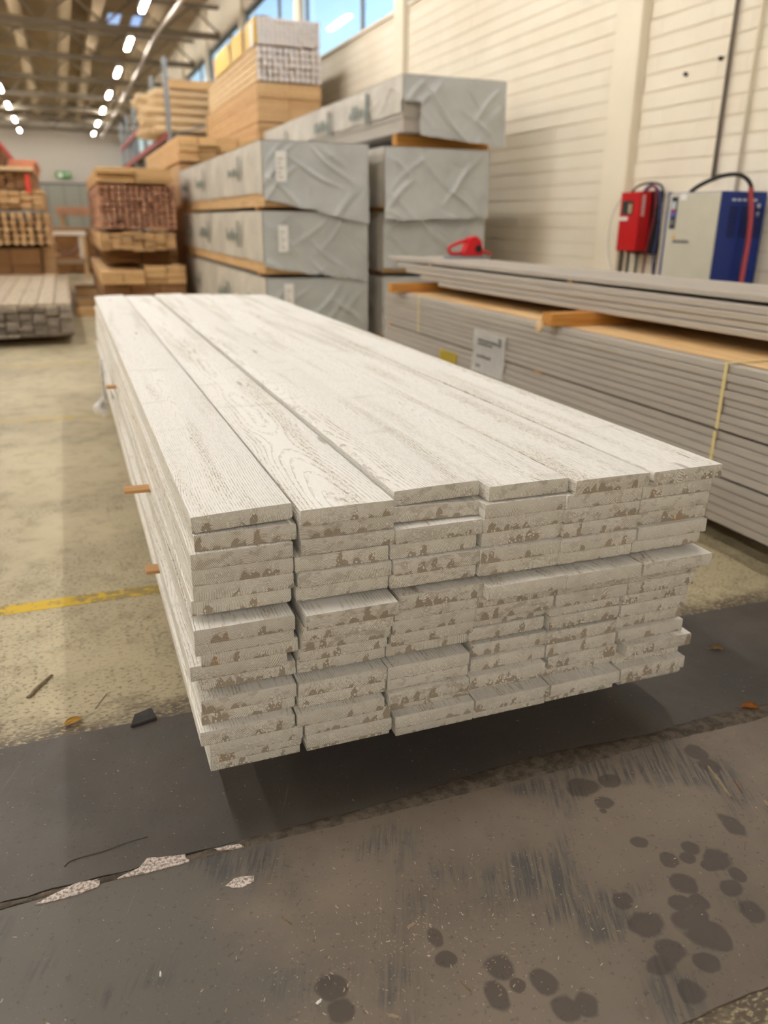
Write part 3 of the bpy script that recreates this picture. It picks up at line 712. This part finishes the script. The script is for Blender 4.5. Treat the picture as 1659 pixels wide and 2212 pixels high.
# paper sheet and yellow note on the face
def sheet(parent, y0, y1, z0, z1, mat, name, skew=0.):
    bm = bmesh.new(); G = []; P = parent.location
    for i in range(9):
        row = []
        for j in range(7):
            u, v = i/8, j/6
            row.append(bm.verts.new((-.008-.006*abs(noise.noise((u*4, v*4, y0)))-(.010*(1-v)**3), y0+(y1-y0)*u-P.y, z0+(z1-z0)*v-P.z+skew*u)))
        G.append(row)
    for i in range(8):
        for j in range(6): f = bm.faces.new((G[i][j], G[i][j+1], G[i+1][j+1], G[i+1][j]))
    bmesh.ops.solidify(bm, geom=bm.faces[:], thickness=.0006); bmesh.ops.recalc_face_normals(bm, faces=bm.faces); return obj(name, bm, mat, parent)
sh = sheet(pA, 3.955, 4.345, .350, .592, PAPER, 'paper_sheet')
bm = bmesh.new(); ri = random.Random(9); P = pA.location
for row, (zz, h, ya, yb) in enumerate(((.535, .012, 4.04, 4.27), (.515, .011, 4.10, 4.27), (.440, .016, 4.12, 4.28), (.385, .012, 4.24, 4.29))):
    y = yb
    while y > ya:
        l = ri.uniform(.012, .035); box(bm, -.0172, -.0165, y-l-P.y, y-P.y, zz-P.z, zz+h*ri.uniform(.7, 1)-P.z); y -= l+.008
for k in range(4): box(bm, -.0172, -.0165, 3.995-P.y, 4.025-P.y, .53+k*.012-P.z, .537+k*.012-P.z)
obj('printed_lines', bm, INK, sh)
sheet(pB, 4.57, 4.82, .30, .408, YELLOW_PAPER, 'yellow_note')

# upper grey pack on orange bearers
ZB = .7108
for (x0, x1, y, lb) in ((2.165, 3.2, 5.55, 'far orange timber bearer sticking out above the grey packs'), (2.205, 3.2, 3.50, 'near orange timber bearer with a broken end above the grey packs')):
    t = thing('orange_bearer', lb, 'bearer', (x0, y, ZB), group='orange bearers on the grey packs')
    bm = bmesh.new(); prism(bm, [(0, .004), (.006, 0), (x1-x0, 0), (x1-x0, .062), (.004, .062)], 'y', -.045, .045); obj('beam', bm, T_ORANGE, t)
    if y < 4:
        bm = bmesh.new(); bmesh.ops.create_icosphere(bm, subdivisions=2, radius=.026)
        for v in bm.verts: v.co = Vector((v.co.x*.8-.030+.008*noise.noise(v.co*60), v.co.y*1.1+.01, v.co.z*1.2-.004+.010*noise.noise(v.co*50)))
        obj('broken_chip', bm, T_CREAM, t)
UZ = ZB+.0622
UR = math.radians(2.2)
up = thing('upper_grey_pack', 'loose pack of long grey boards resting on the orange bearers', 'board pack', (2.47, 3.2, UZ), UR)
for k in range(4):
    for i in range(5):
        if i not in (0, 4) and k not in (0, 3): continue
        y1 = (2.02, 2.30, 2.55, 2.75)[k]+rg.uniform(-.03, .03)
        x0 = i*.152+.004*k*0+((0, .012, .004, .016)[k] if i == 0 else 0)
        obj('board', boxm(x0, i*.152+.149, -3.0, y1, k*.0305, k*.0305+.0278, .003), T_GREY, up)
tb = UZ+4*.0305+.012
for y, lb in ((-1.2, 'near'), (.6, 'middle'), (2.3, 'far')):
    v = Matrix.Rotation(UR, 3, 'Z') @ Vector((.075, y, 0))
    o = obj('thin_lath', boxm(0, .5, -.02, .02, 0, .0122, .001), T_LATH, None, (2.47+v.x, 3.2+v.y, UZ+4*.0305-.0024), (0, 0, UR)); tag(o, '%s thin lath under the top grey planks at right' % lb, 'lath', 'laths under the top grey planks')
for i, (xo, y1, lb) in enumerate(((.06, 3.05, 'nearest the aisle'), (.24, 3.0, 'in the middle'), (.42, 3.03, 'nearest the wall'))):
    v = Matrix.Rotation(UR, 3, 'Z') @ Vector((xo, 0, 0))
    o = obj('grey_plank', boxm(0, .165, -3.0, y1, 0, .024, .002), T_GREY, None, (2.47+v.x, 3.2+v.y, tb+.0003), (0, 0, UR)); tag(o, 'grey plank lying on top of the loose grey pack, the one %s' % lb, 'plank', 'planks on top of the loose pack')
# red tool on top
t = thing('red_strapping_tool', 'red hand strapping tool standing on the grey planks by the wall', 'tool', (2.72, 5.75, tb+.0245), math.radians(8))
bm = bmesh.new(); prism(bm, [(.12, .02), (.30, .02), (.27, .13), (.22, .165), (.17, .15), (.14, .08)], 'y', -.04, .04); bmesh.ops.bevel(bm, geom=bm.edges[:], offset=.006, segments=2, affect='EDGES'); obj('body', bm, RED2, t)
bm = bmesh.new(); tube(bm, smooth_path([(.19, 0, .14), (.08, 0, .11), (.01, 0, .085), (.0, 0, .06), (.03, 0, .035), (.14, 0, .04)], 4), .013, 8); obj('handle', bm, RED2, t)
bm = boxm(-.02, .36, -.045, .045, 0, .018, .004); obj('base_plate', bm, STEEL, t)
bm = bmesh.new(); tube(bm, [(.24, -.05, .07), (.24, .05, .07)], .028, 12); obj('wheel', bm, BLACK, t)
bm = bmesh.new(); tube(bm, smooth_path([(.28, 0, .06), (.34, 0, .045), (.40, 0, .03)], 4), .009, 8); obj('lever', bm, RED2, t)

# ------------------------------------------------------------------ machines on the right wall
t = thing('red_charger_box', 'small red charger box mounted on the white wall beside the pillar', 'charger', (4.30, 5.60, .985))
obj('case', boxm(0, .12, 0, .25, 0, .45, .008), RED, t)
obj('back_plate', boxm(.12, .185, -.05, .27, -.02, .46, .006), BLACK, t)
obj('display', boxm(-.004, .002, .08, .215, .28, .385, .001), plain('display_dark', (52, 56, 54), .25), t)
obj('display_label', boxm(-.006, -.003, .09, .13, .29, .36), plain('tan_label', (170, 150, 120), .6), t)
obj('white_strip', boxm(-.006, .001, .13, .235, .235, .262), CHIPW, t)
bm = bmesh.new()
for i in range(7): box(bm, .022, .050, -.003, .001, .27+i*.023, .288+i*.023)
obj('vertical_lettering', bm, plain('faded_white_print', (226, 190, 188), .5), t)
for k, (ya, xx) in enumerate(((.24, .06), (.20, .10), (.06, .08))):
    bm = tubem([(xx, ya, .0), (xx, ya+.005, -.18), (xx+.01, ya, -.45)], .012 if k < 2 else .008, 8); obj('cable_drop', bm, BLACK, t)
bm = tubem(smooth_path([(.06, .2, .45), (.07, .12, .50), (.09, -.02, .515), (.11, -.12, .47), (.10, -.14, .30), (.12, -.13, .0), (.12, -.10, -.4)]), .009, 8); obj('black_cable', bm, BLACK, t)
bm = tubem(smooth_path([(.08, .05, .45), (.08, -.03, .49), (.07, -.10, .44), (.06, -.115, .25), (.05, -.08, .0), (.05, -.07, -.45)]), .009, 8); obj('red_cable', bm, plain('dark_red_cable', (120, 30, 44), .5), t)
bm = tubem(smooth_path([(.08, .08, .45), (.09, .0, .50), (.09, -.12, .43), (.08, -.16, .2), (.09, -.13, -.05), (.09, -.2, -.45)]), .008, 8); obj('blue_cable', bm, plain('dull_blue_cable', (62, 74, 120), .5), t)
bm = tubem(smooth_path([(.0, .25, .40), (-.02, .32, .25), (-.01, .33, 0), (.02, .27, -.2)]), .005, 6); obj('grey_cable', bm, plain('pale_grey_cable', (200, 196, 190), .5), t)

t = thing('compressor_cabinet', 'tall grey and blue compressor cabinet with a red hose against the wall', 'machine', (4.06, 4.46, 0))
GREYP = plain('cabinet_grey', (196, 192, 176), .5, vary=.04); BLUEP = plain('cabinet_blue', (22, 46, 120), .4)
obj('body', boxm(.012, .40, .0, .50, .06, 1.405, .008), BLUEP, t)
obj('front_panel', boxm(0, .0125, .004, .50, .07, 1.40, .004), GREYP, t)
obj('side_trim', boxm(.0, .03, .50, .52, .06, 1.41, .004), BLUEP, t)
obj('foot', boxm(.04, .38, .03, .13, 0, .06, .004), BLACK, t); obj('foot', boxm(.04, .38, .37, .47, 0, .06, .004), BLACK, t)
cp = obj('control_panel', boxm(-.006, .0, .405, .465, 1.165, 1.375, .002), plain('panel_dark', (44, 48, 56), .3), t)
obj('screen', boxm(-.009, -.006, .415, .455, 1.295, 1.345), plain('panel_screen', (190, 200, 206), .3), cp)
obj('blue_band', boxm(-.009, -.006, .408, .462, 1.245, 1.28), plain('panel_blue', (60, 96, 180), .4), cp)
obj('red_button', boxm(-.010, -.006, .425, .445, 1.262, 1.292, .002), RED2, cp)
obj('buttons', boxm(-.009, -.006, .415, .455, 1.19, 1.225), plain('panel_grey', (110, 112, 114), .4), cp)
obj('sticker', boxm(-.003, .0, .325, .385, 1.355, 1.395), plain('white_sticker', (228, 226, 226), .6), t)
bm = bmesh.new(); star = []
for i in range(8):
    a = math.radians(45*i); rr_ = .030 if i % 2 == 0 else .010; star.append((.405+rr_*math.sin(a), 1.11+rr_*math.cos(a)))
prism(bm, star, 'x', -.003, .0); obj('logo_star', bm, plain('logo_gold', (206, 168, 90), .5), t)
bm = bmesh.new(); y = .41
for i in range(9):
    l = .010+.004*(i % 3); box(bm, -.003, .0, y-l, y, 1.072, 1.088+.006*(i % 2)); y -= l+.005
obj('logo_lettering', bm, plain('logo_grey', (112, 112, 110), .6), t)
for c_ in range(3):
    bm = bmesh.new(); x0 = .09+c_*.105
    for r_ in range(9): box(bm, x0, x0+.07, -.003, .001, 1.12+r_*.022, 1.132+r_*.022)
    obj('vent_grille', bm, plain('vent_dark', (14, 26, 66), .6), t)
bm = bmesh.new()
for i in range(5): box(bm, .10+i*.045, .13+i*.045, -.003, .001, 1.345, 1.36)
box(bm, .32, .345, -.003, .001, 1.30, 1.33); box(bm, .32, .345, -.003, .001, 1.25, 1.28)
obj('side_lettering', bm, plain('pale_print', (190, 200, 220), .5), t)
hp = smooth_path([(.03, .33, 1.405), (.05, .26, 1.45), (.10, .14, 1.50), (.15, .02, 1.505), (.20, -.04, 1.44), (.22, -.05, 1.30)])
obj('black_hose', tubem(hp, .014, 10), BLACK, t)
hp = smooth_path([(.20, -.042, 1.43), (.225, -.05, 1.28), (.24, -.05, 1.10), (.235, -.05, .85), (.23, -.05, .4), (.22, -.05, .06)])
obj('red_hose', tubem(hp, .017, 10), plain('faded_red_hose', (168, 70, 78), .5), t)
o = obj('wall_conduit', tubem([(0, 0, 1.50), (0, 0, 6.4)], .014, 8), plain('conduit_grey', (122, 112, 104), .5), None, (WX-.028, 5.02, 0)); tag(o, 'thin dark conduit running up the white wall above the cabinet', 'pipe')
o = obj('shadow_line_rod', tubem([(0, 0, 1.0), (0, 0, 6.4)], .012, 8), WALLP, None, (WX-.026, 4.78, 0)); tag(o, 'thin cream rod standing for a shadow line on the wall right of the dark conduit', 'pipe')  # rod added in place of a seam and pipe shadow on the wall

# ------------------------------------------------------------------ tarpaulin packs
def grid(bm, fn, nu, nv, mi=0, flip=False):
    G = [[bm.verts.new(fn(i/nu, j/nv)) for j in range(nv+1)] for i in range(nu+1)]
    for i in range(nu):
        for j in range(nv):
            q = (G[i][j], G[i+1][j], G[i+1][j+1], G[i][j+1])
            f = bm.faces.new(q[::-1] if flip else q); f.smooth = True; f.material_index = mi
def ridg(p): return 1-abs(noise.noise(p))*2
def tarp_pack(label, x0, x1, y0, y1, z0, z1, flap_l, flap_r, side_gap, seed, prints=(), paper=None, torn=False, hangf=.01, inner=T_TAN, ends=True):
    """z0..z1 timber pack; film covers it; side film stops side_gap above z0; front flap bottom z = flap_l..flap_r"""
    t = thing('wrapped_timber_pack', label, 'timber pack', ((x0+x1)/2, y0, z0), group='timber packs wrapped in grey film')
    cx, cz = (x0+x1)/2, z0
    X0, X1, D, Hh = x0-cx, x1-cx, y1-y0, z1-z0
    # timber inside
    rows = 4; bt = (Hh-.02)/rows
    for r in range(rows):
        for i in range(2):
            xa = X0+.012 if i == 0 else (X0+X1)/2+.002; xb = (X0+X1)/2-.002 if i == 0 else X1-.012
            obj('timber', boxm(xa, xb, .03, D-.03, r*bt, r*bt+bt-.003, .003), inner, t)
    bm = bmesh.new(); s = seed*7.3
    fl = flap_l-z0; fr = flap_r-z0
    rc = random.Random(seed*31+5); creases = []
    for _ in range(34):
        cu, cv = rc.uniform(0, 5.5), rc.uniform(0, .8); an = rc.choice((.5, .6, .75, 2.3, 1.5, .9))+rc.uniform(-.2, .2)
        creases.append((cu, cv, math.cos(an), math.sin(an), rc.uniform(.12, .38), rc.uniform(.010, .022), rc.uniform(.25, .8)*rc.choice((1, 1, -.6))))
    for _ in range(9):
        creases.append((rc.uniform(0, 1.), rc.uniform(0, .6), math.cos(.75), math.sin(.75)*rc.choice((1, 1, -1)), rc.uniform(.2, .5), rc.uniform(.012, .026), rc.uniform(.5, 1.)))
    def wr(u, v, k=1.):
        h = .22*noise.noise((u*2.3+s, v*2.1, s))+.05*noise.noise((u*8+s, v*7, s+2))
        for cu, cv, ca, sa, ln, wd, am in creases:
            du, dv = u-cu, v-cv; al = du*ca+dv*sa
            if abs(al) > ln: continue
            ac = (-du*sa+dv*ca)+.03*math.sin(al*7+cu*9)
            if abs(ac) < wd*3: h += am*math.exp(-(ac/wd)**2)*(1-(al/ln)**2)*.62
        return h*k
    def front(u, v):     # u across, v down
        bot = fl+(fr-fl)*u+.018*noise.noise((u*7+s, 3, 1))
        z = Hh+(bot-Hh)*v; e = min(1, v*5)*min(1, min(u, 1-u)*12+.15)
        xx = X0+(X1-X0)*u
        below = max(0, -z)
        return (xx+.008*noise.noise((v*5+s, u*3, 7))*v, -.006-.042*wr(u*(X1-X0), v*(Hh-bot), 1.)*e-hangf*v*v-.02*below, z)
    grid(bm, front, 72, 44)
    sg = side_gap
    def left(u, v):
        z = Hh+(sg+.02*noise.noise((u*14+s, 1, 2))-Hh)*v; e = min(1, v*4)*min(1, u*20)
        return (X0-.004-.026*wr(u*D*1., v*Hh*1.3, 1.)*e, D*u, z)
    grid(bm, left, 150, 18, 1, True)
    def right(u, v):
        z = Hh+(sg-Hh)*v; e = min(1, v*4)*min(1, u*20)
        return (X1+.004+.025*wr(u*D*.8+9, v*Hh*1.5, 1.)*e, D*u, z)
    grid(bm, right, 40, 8, 1)
    def top(u, v): return (X0-.004+(X1-X0+.008)*v, -.006+D*u, Hh+.004+.010*noise.noise((u*D*1.5+s, v*3, 9))*min(1, 8*min(v, 1-v))*min(1, u*20))
    grid(bm, top, 50, 8, 0, True)
    if torn:   # torn open upper front corner: drop some faces
        kill = [f for f in bm.faces if f.calc_center_median().y < .02 and f.calc_center_median().x < X0+.16 and f.calc_center_median().z < Hh*.55]
        bmesh.ops.delete(bm, geom=kill, context='FACES')
    ob = obj('film', bm, [TARP, TARP_SIDE], t)
    rp = random.Random(seed)
    for (yy, zz, sc) in prints:
        y = yy-y0; z = zz-z0; xx = X0-.036
        obj('printed_bar', boxm(xx, xx+.003, y, y+.055*sc, z-.10*sc, z+.10*sc), PRINT, t); q = y+.10*sc
        for k in range(6):
            l = rp.uniform(.05, .10)*sc; h = rp.choice((.05, .06, .09))*sc; obj('printed_stroke', boxm(xx, xx+.003, q, q+l*.6, z-.05*sc, z-.05*sc+h), PRINT, t); q += l
    if paper:
        (u0, u1, za, zc) = paper; xa, xb = X0+(X1-X0)*u0, X0+(X1-X0)*u1
        bm = boxm(xa, xb, -.082, -.080, za-z0, zc-z0); lb = obj('pack_label', bm, PAPER, t)
        bm = bmesh.new()
        for k in range(5): box(bm, xa+.02, xb-.03-.02*(k % 2), -.0835, -.0825, za-z0+.03+k*(zc-za-.06)/5, za-z0+.04+k*(zc-za-.06)/5)
        obj('label_lines', bm, plain('label_print', (190, 176, 166), .8), lb)
    return t
LP = [(8.3, 1.62, 1.1), (9.6, 1.60, 1.2), (11.3, 1.60, 1.0)]
tarp_pack('grey wrapped timber pack on top of the left wrapped stack', 1.65, 2.605, 7.25, 12.55, 1.30, 1.825, 1.36, 1.17, .11, 1, [(8.1, 1.64, 1.1), (10.2, 1.62, 1.2), (11.6, 1.60, .9)], (.10, .20, 1.50, 1.74), hangf=.03)
tarp_pack('grey wrapped timber pack in the middle of the left wrapped stack', 1.64, 2.61, 7.27, 12.5, .735, 1.265, .80, .665, .10, 2, [(8.2, 1.06, 1.2), (10.0, 1.05, 1.2), (11.5, 1.05, .9)], (.12, .21, .93, 1.15))
tarp_pack('lowest grey wrapped timber pack of the left wrapped stack', 1.655, 2.62, 7.29, 12.5, .14, .70, .17, .15, .05, 3, [(7.9, .42, 1.1), (9.0, .44, 1.2), (11.0, .45, 1.)], (.15, .24, .40, .66))
tarp_pack('grey wrapped timber pack third up in the right wrapped stack', 2.76, 3.80, 7.25, 12.5, 1.30, 1.82, 1.20, 1.235, .02, 4, hangf=.04)
tarp_pack('dark grey wrapped timber pack second up in the right wrapped stack', 2.77, 3.82, 7.30, 12.5, .735, 1.265, .78, .76, .02, 5)
tarp_pack('lowest grey wrapped timber pack of the right wrapped stack', 2.77, 3.82, 7.30, 12.5, .14, .70, .16, .15, .02, 6)
tarp_pack('topmost grey wrapped timber pack with torn film, nearest the window wall', 2.92, 3.93, 7.22, 12.6, 1.945, 2.395, 1.93, 1.85, .16, 7, [(8.05, 2.22, 1.3), (9.3, 2.20, 1.2), (11.2, 2.18, 1.1)], torn=True, hangf=.03, inner=T_GREY)
def bearers(xa, xb, z0, z1, ys, lab):
    for y, w in zip(ys, ('near', 'far')):
        o = obj('pack_bearer', boxm(0, xb-xa, -.05, .05, 0, z1-z0-.0006, .003), T_ORANGE, None, (xa, y, z0+.0003)); tag(o, '%s wooden bearer %s' % (w, lab), 'bearer', 'bearers between wrapped packs')
for z0, z1, nm in ((1.265+.012, 1.30, 'under the top pack of the'), (.70+.012, .735, 'under the middle pack of the'), (.0, .14, 'on the floor under the')):
    bearers(1.66, 2.60, z0, z1, (7.6, 11.9), nm+' left wrapped stack'); bearers(2.78, 3.80, z0, z1, (7.6, 11.9), nm+' right wrapped stack')
bearers(2.95, 3.90, 1.832, 1.945, (7.5, 11.9), 'under the topmost wrapped pack')

# ------------------------------------------------------------------ timber packs further back
def pack(name, label, x0, x1, y0, y1, z0, z1, nx, nz, mat, group=None, jit=.015, gap=.010, endmat=None, round_=False, wob=0., axis='y', pj=0.):
    t = thing(name, label, 'timber pack', ((x0+x1)/2, (y0+y1)/2 if axis == 'x' else y0, z0), group=group); r = random.Random(hash(label) % 1000 if False else sum(map(ord, label)))
    X0 = x0-t.location.x; Y0 = y0-t.location.y
    bw = ((x1-x0) if axis == 'y' else (y1-y0))/nx; bh = (z1-z0)/nz; L = (y1-y0) if axis == 'y' else (x1-x0)
    bm = bmesh.new()
    if round_:
        tube(bm, [(0, 0, 0), (0, L, 0)], min(bw, bh)*.47, 10)
    else: box(bm, -(bw-gap)/2, (bw-gap)/2, 0, L, -(bh-gap*.6)/2, (bh-gap*.6)/2, 0, .003)
    me = bpy.data.meshes.new('board'); bm.to_mesh(me); bm.free(); me.materials.append(mat)
    if endmat:
        me.materials.append(endmat)
        for f in me.polygons:
            if abs(f.normal.y) > .9: f.material_index = 1
    for k in range(nz):
        for i in range(nx):
            if 0 < i < nx-1 and 0 < k < nz-1 and False: continue
            dz = wob*math.sin(i*1.3+k)*.5 if wob else 0
            if axis == 'y': obj('pole' if round_ else 'board', me, None, t, (X0+(i+.5)*bw+r.uniform(-pj, pj), r.uniform(-jit, jit), (k+.5)*bh+dz+r.uniform(-pj, pj)*.6))
            else: obj('pole' if round_ else 'board', me, None, t, (X0+r.uniform(-jit, jit), Y0+(i+.5)*bw, (k+.5)*bh+dz), (0, 0, -math.pi/2))
    return t
# tall stack by the windows
pack('timber_pack', 'lower plain timber pack of the tall stack by the windows', 2.95, 3.95, 13.2, 17.9, 1.95, 2.58, 2, 9, T_TAN)
pack('timber_pack', 'lowest hidden timber pack of the tall stack by the windows', 2.95, 3.95, 13.2, 17.9, .02, 1.94, 3, 6, T_TAN)
pack('timber_pack', 'plain timber pack under the white-ended pack in the tall stack', 2.96, 3.97, 13.2, 17.9, 2.60, 3.13, 2, 8, T_TAN)
pack('timber_pack', 'timber pack with white painted board ends near the top of the tall stack', 2.97, 3.98, 13.2, 17.6, 3.15, 3.62, 12, 5, T_CREAM, endmat=T_WHITE_END, jit=.03, gap=.026)
t = pack('timber_pack', 'topmost pack of the tall stack, wrapped in yellow film at the sides', 3.0, 3.97, 13.2, 17.0, 3.64, 3.99, 14, 6, T_CREAM, endmat=T_WHITE_END, jit=.02, gap=.012)
YF = plain('yellow_film', (226, 186, 30), .4, vary=.12)
for a, b in ((.0, .75), (1.0, 1.9), (2.1, 3.4)):
    bm = bmesh.new()
    def ff(u, v, a=a, b=b): return (-.50-.02*abs(noise.noise((u*4+a, v*3, 1))), a+(b-a)*u, .02+.34*v)
    grid(bm, ff, 10, 5, 0, True)
    def ft(u, v, a=a, b=b): return (-.50+.25*v, a+(b-a)*u, .362+.02*noise.noise((u*5, v*3, a)))
    grid(bm, ft, 8, 4); obj('yellow_film', bm, YF, t)
bm = boxm(-.53, -.515, .12, .30, -.02, .30, .004); obj('white_tag', bm, PAPER, t)
# light stack and what carries it
pack('timber_pack', 'pale sawn timber pack behind the wrapped packs, left of the tall stack', 1.72, 2.90, 13.0, 18.0, 1.99, 2.34, 4, 5, T_LIGHT, jit=.06, gap=.014)
pack('timber_pack', 'hidden timber pack carrying the pale sawn pack', 1.72, 2.90, 13.0, 18.0, .02, 1.96, 3, 6, T_TAN)
# brown pile
pack('timber_pack', 'flat pale board pack on top of the reddish brick-like pile', .47, 1.42, 11.45, 15.5, 1.62, 1.80, 2, 5, T_LIGHT, jit=.06, gap=.012)
pack('timber_pack', 'reddish timber pack with a grid of small board ends', .47, 1.44, 11.5, 15.5, 1.06, 1.60, 13, 8, T_RED, gap=.016, jit=.05, pj=.005, endmat=m_timber('red_board_end', (214, 164, 134), (112, 74, 56), streak=.7))
pack('timber_pack', 'wavy brown timber pack below the reddish pack', .43, 1.40, 11.4, 15.5, .80, 1.02, 7, 5, T_TAN, wob=.022, jit=.04, pj=.006)
pack('timber_pack', 'dark recessed timber block under the wavy brown pack', .50, 1.50, 12.0, 15.5, .61, .78, 2, 2, T_DARK)
pack('timber_pack', 'left pale timber bundle at the foot of the brown pile', .40, .95, 11.3, 15.4, .38, .55, 2, 3, T_LIGHT, jit=.05)
pack('timber_pack', 'right pale timber bundle at the foot of the brown pile', .97, 1.52, 11.5, 15.4, .36, .60, 2, 3, T_LIGHT, jit=.05)
pack('timber_pack', 'lowest dark timber pack of the brown pile', .42, 1.52, 11.6, 15.4, .10, .36, 3, 3, T_BROWN)
for y, x0, lb in ((11.25, .06, 'near'), (12.6, .08, 'second'), (14.2, .10, 'third'), (15.3, .10, 'far')):
    o = obj('floor_batten', boxm(0, 1.4, -.06, .06, 0, .0990, .004), T_LIGHT, None, (x0, y, .0003)); tag(o, '%s pale floor batten left of the brown pile' % lb, 'batten', 'floor battens by the brown pile')
# grey plank pile at left
pack('plank_pile', 'low pile of weathered grey planks on the floor at left', -1.10, .005, 8.6, 13.2, .085, .375, 9, 8, T_GREYB, endmat=T_GREYE, jit=.05, gap=.011, pj=.002)
for i in range(7):
    w = 1.105/7
    o = obj('top_plank', boxm(0, w-.008, 0, 4.55, 0, .026, .002), T_GREYB, None, (-1.10+i*w, 8.62+rg.uniform(-.05, .05), .3765+.0003*0)); tag(o, 'weathered grey plank on top of the low pile, %s from the left' % ORD[i], 'plank', 'top planks of the low grey pile')
for y, lb in ((9.2, 'near'), (12.6, 'far')):
    o = obj('pile_bearer', boxm(0, 1.0, -.05, .05, 0, .0845, .004), T_DARK, None, (-1.05, y, .0002)); tag(o, '%s bearer under the low grey plank pile' % lb, 'bearer', 'bearers under the plank pile')
# left pile
pack('timber_pack', 'dark brown timber block at the bottom of the left pile', -1.6, -.33, 13.45, 17, .02, .76, 3, 3, T_DARK)
pack('timber_pack', 'pale timber pack beside the dark block at the bottom of the left pile', -.32, -.15, 13.6, 17, .02, .78, 1, 5, T_TAN)
pack('pole_bundle', 'bundle of rounded pale poles in the middle of the left pile', -1.6, -.15, 13.4, 17.2, .80, 1.26, 13, 5, T_TAN, round_=True, jit=.05, pj=.012)
pack('timber_pack', 'brown slab bundle above the poles in the left pile', -1.6, -.20, 13.4, 17.4, 1.30, 1.56, 9, 4, T_TAN, wob=.02, jit=.06, pj=.006)
pack('timber_pack', 'dark stepped bundle near the top of the left pile', -1.6, -.30, 13.5, 17.4, 1.58, 1.80, 10, 4, T_BROWN, jit=.06, pj=.005)
pack('timber_pack', 'thin pale board layer on the left pile', -1.6, -.28, 13.35, 17.4, 1.81, 1.868, 3, 1, T_CREAM, jit=.05)
t = pack('timber_pack', 'red topped brown bundle at the top of the left pile', -1.6, -.68, 13.5, 17.0, 1.88, 2.10, 5, 3, T_DARK, jit=.04)
obj('red_cover', boxm(-.48, .47, -.08, 3.4, .224, .31, .01), plain('red_film', (196, 60, 50), .5), t)
o = obj('red_tag', boxm(0, .07, -.01, .0, 0, .24, .002), plain('red_tag', (214, 74, 58), .6), None, (-.42, 13.33, 1.52)); tag(o, 'red tag hanging on the corner of the left pile', 'tag')
for i in range(3):
    o = obj('pink_plank', boxm(0, .38, 0, 3.0, 0, .035, .003), plain('pink_plank', (226, 150, 118), .6, vary=.1), None, (-.66+.02*i, 13.75, 1.8705+i*.0001 if i == 0 else 1.8705+i*.0365)); tag(o, 'pinkish red plank at the top right corner of the left pile, %s from below' % ORD[i], 'plank', 'pinkish planks on the left pile')
    if i == 0: pass
# crate and stacks between the two piles
t = thing('framed_crate', 'pale framed crate with a sagging brown wrap between the two piles', 'crate', (.07, 18.0, .0))
for x in (-.34, .30): obj('post', boxm(x, x+.05, 0, .06, 0, .92, .004), T_CREAM, t); obj('post', boxm(x, x+.05, 1.2, 1.26, 0, .92, .004), T_CREAM, t)
obj('rail', boxm(-.36, .37, -.01, .05, .86, .93, .004), PAPER, t); obj('rail', boxm(-.36, .37, 0, .05, .32, .40, .004), T_GREYB, t); obj('rail', boxm(-.36, .37, 1.2, 1.26, .86, .93, .004), T_CREAM, t)
bm = bmesh.new()
def sag(u, v): return (-.30+.60*u, .10+1.05*v, .84-.34*math.sin(math.pi*u)**.8+.03*noise.noise((u*5, v*4, 2)))
grid(bm, sag, 16, 10); bmesh.ops.solidify(bm, geom=bm.faces[:], thickness=.01); obj('brown_wrap', bm, plain('brown_wrap', (168, 128, 100), .5, vary=.1), t)
obj('filling', boxm(-.30, .29, .12, 1.15, .40, .48, .01), T_BROWN, t)
obj('white_strip', boxm(.22, .28, .06, .075, .42, .84, .004), PAPER, t)
pack('timber_pack', 'brown timber stack behind the framed crate', -.20, .85, 20.0, 22, .02, .98, 3, 8, T_DARK)
pack('timber_pack', 'pinkish boards high up in the gap between the piles', -.1, .95, 22.5, 25, 1.25, 1.45, 2, 4, T_RED)
for x in (.0, .78): 
    o = obj('trestle_post', boxm(0, .1, 0, .1, 0, 1.2495, .004), T_TAN, None, (x, 23.2, .0003)); tag(o, '%s wooden post under the pinkish boards' % ('left' if x < .5 else 'right'), 'post', 'posts under the pinkish boards')
    o = obj('trestle_post', boxm(0, .1, 0, .1, 0, 1.2495, .004), T_TAN, None, (x, 24.5, .0003)); tag(o, '%s rear wooden post under the pinkish boards' % ('left' if x < .5 else 'right'), 'post', 'posts under the pinkish boards')
# ------------------------------------------------------------------ pallet rack with poles
t = thing('pallet_rack', 'steel pallet rack with grey uprights and red beams behind the timber packs', 'rack', (2.25, 18.5, 0))
for k in range(6):
    y = 2.6*k+.0
    for x in (0, 1.3): obj('upright', boxm(x, x+.09, y, y+.09, 0, 4.25, .004), STEEL, t)
    bm = bmesh.new()
    for i in range(4): tube(bm, [(.05, y+.045, .4+i*.8), (1.33, y+.045, .8+i*.8)], .018, 6)
    obj('bracing', bm, STEEL, t)
for x in (-.02, 1.38):
    for z in (1.95, 2.80, 3.42):
        obj('beam', boxm(x-.025, x+.025, 0 if z < 3 else 2.7, 13.1, z-.06, z+.06, .004), RED_STEEL, t)
for z in (2.02, 2.87): obj('deck', boxm(-.04, 1.40, .1, 13, z-.01, z, .0), TRUSS, t)
pack('pole_bundle', 'stack of pale round poles lying across the pallet rack', 1.95, 3.62, 18.80, 21.0, 2.885, 3.72, 13, 5, T_CREAM, round_=True, jit=.16, axis='x')
pack('pole_bundle', 'small bundle of pale poles on the lower rack shelf', 1.95, 3.62, 18.72, 19.9, 2.025, 2.45, 4, 3, T_CREAM, round_=True, jit=.06, axis='x')
pack('timber_pack', 'sawn timber lying on the poles at the top of the rack', 2.36, 3.62, 18.75, 20.6, 3.725, 3.89, 5, 2, T_LIGHT, jit=.05, axis='x')
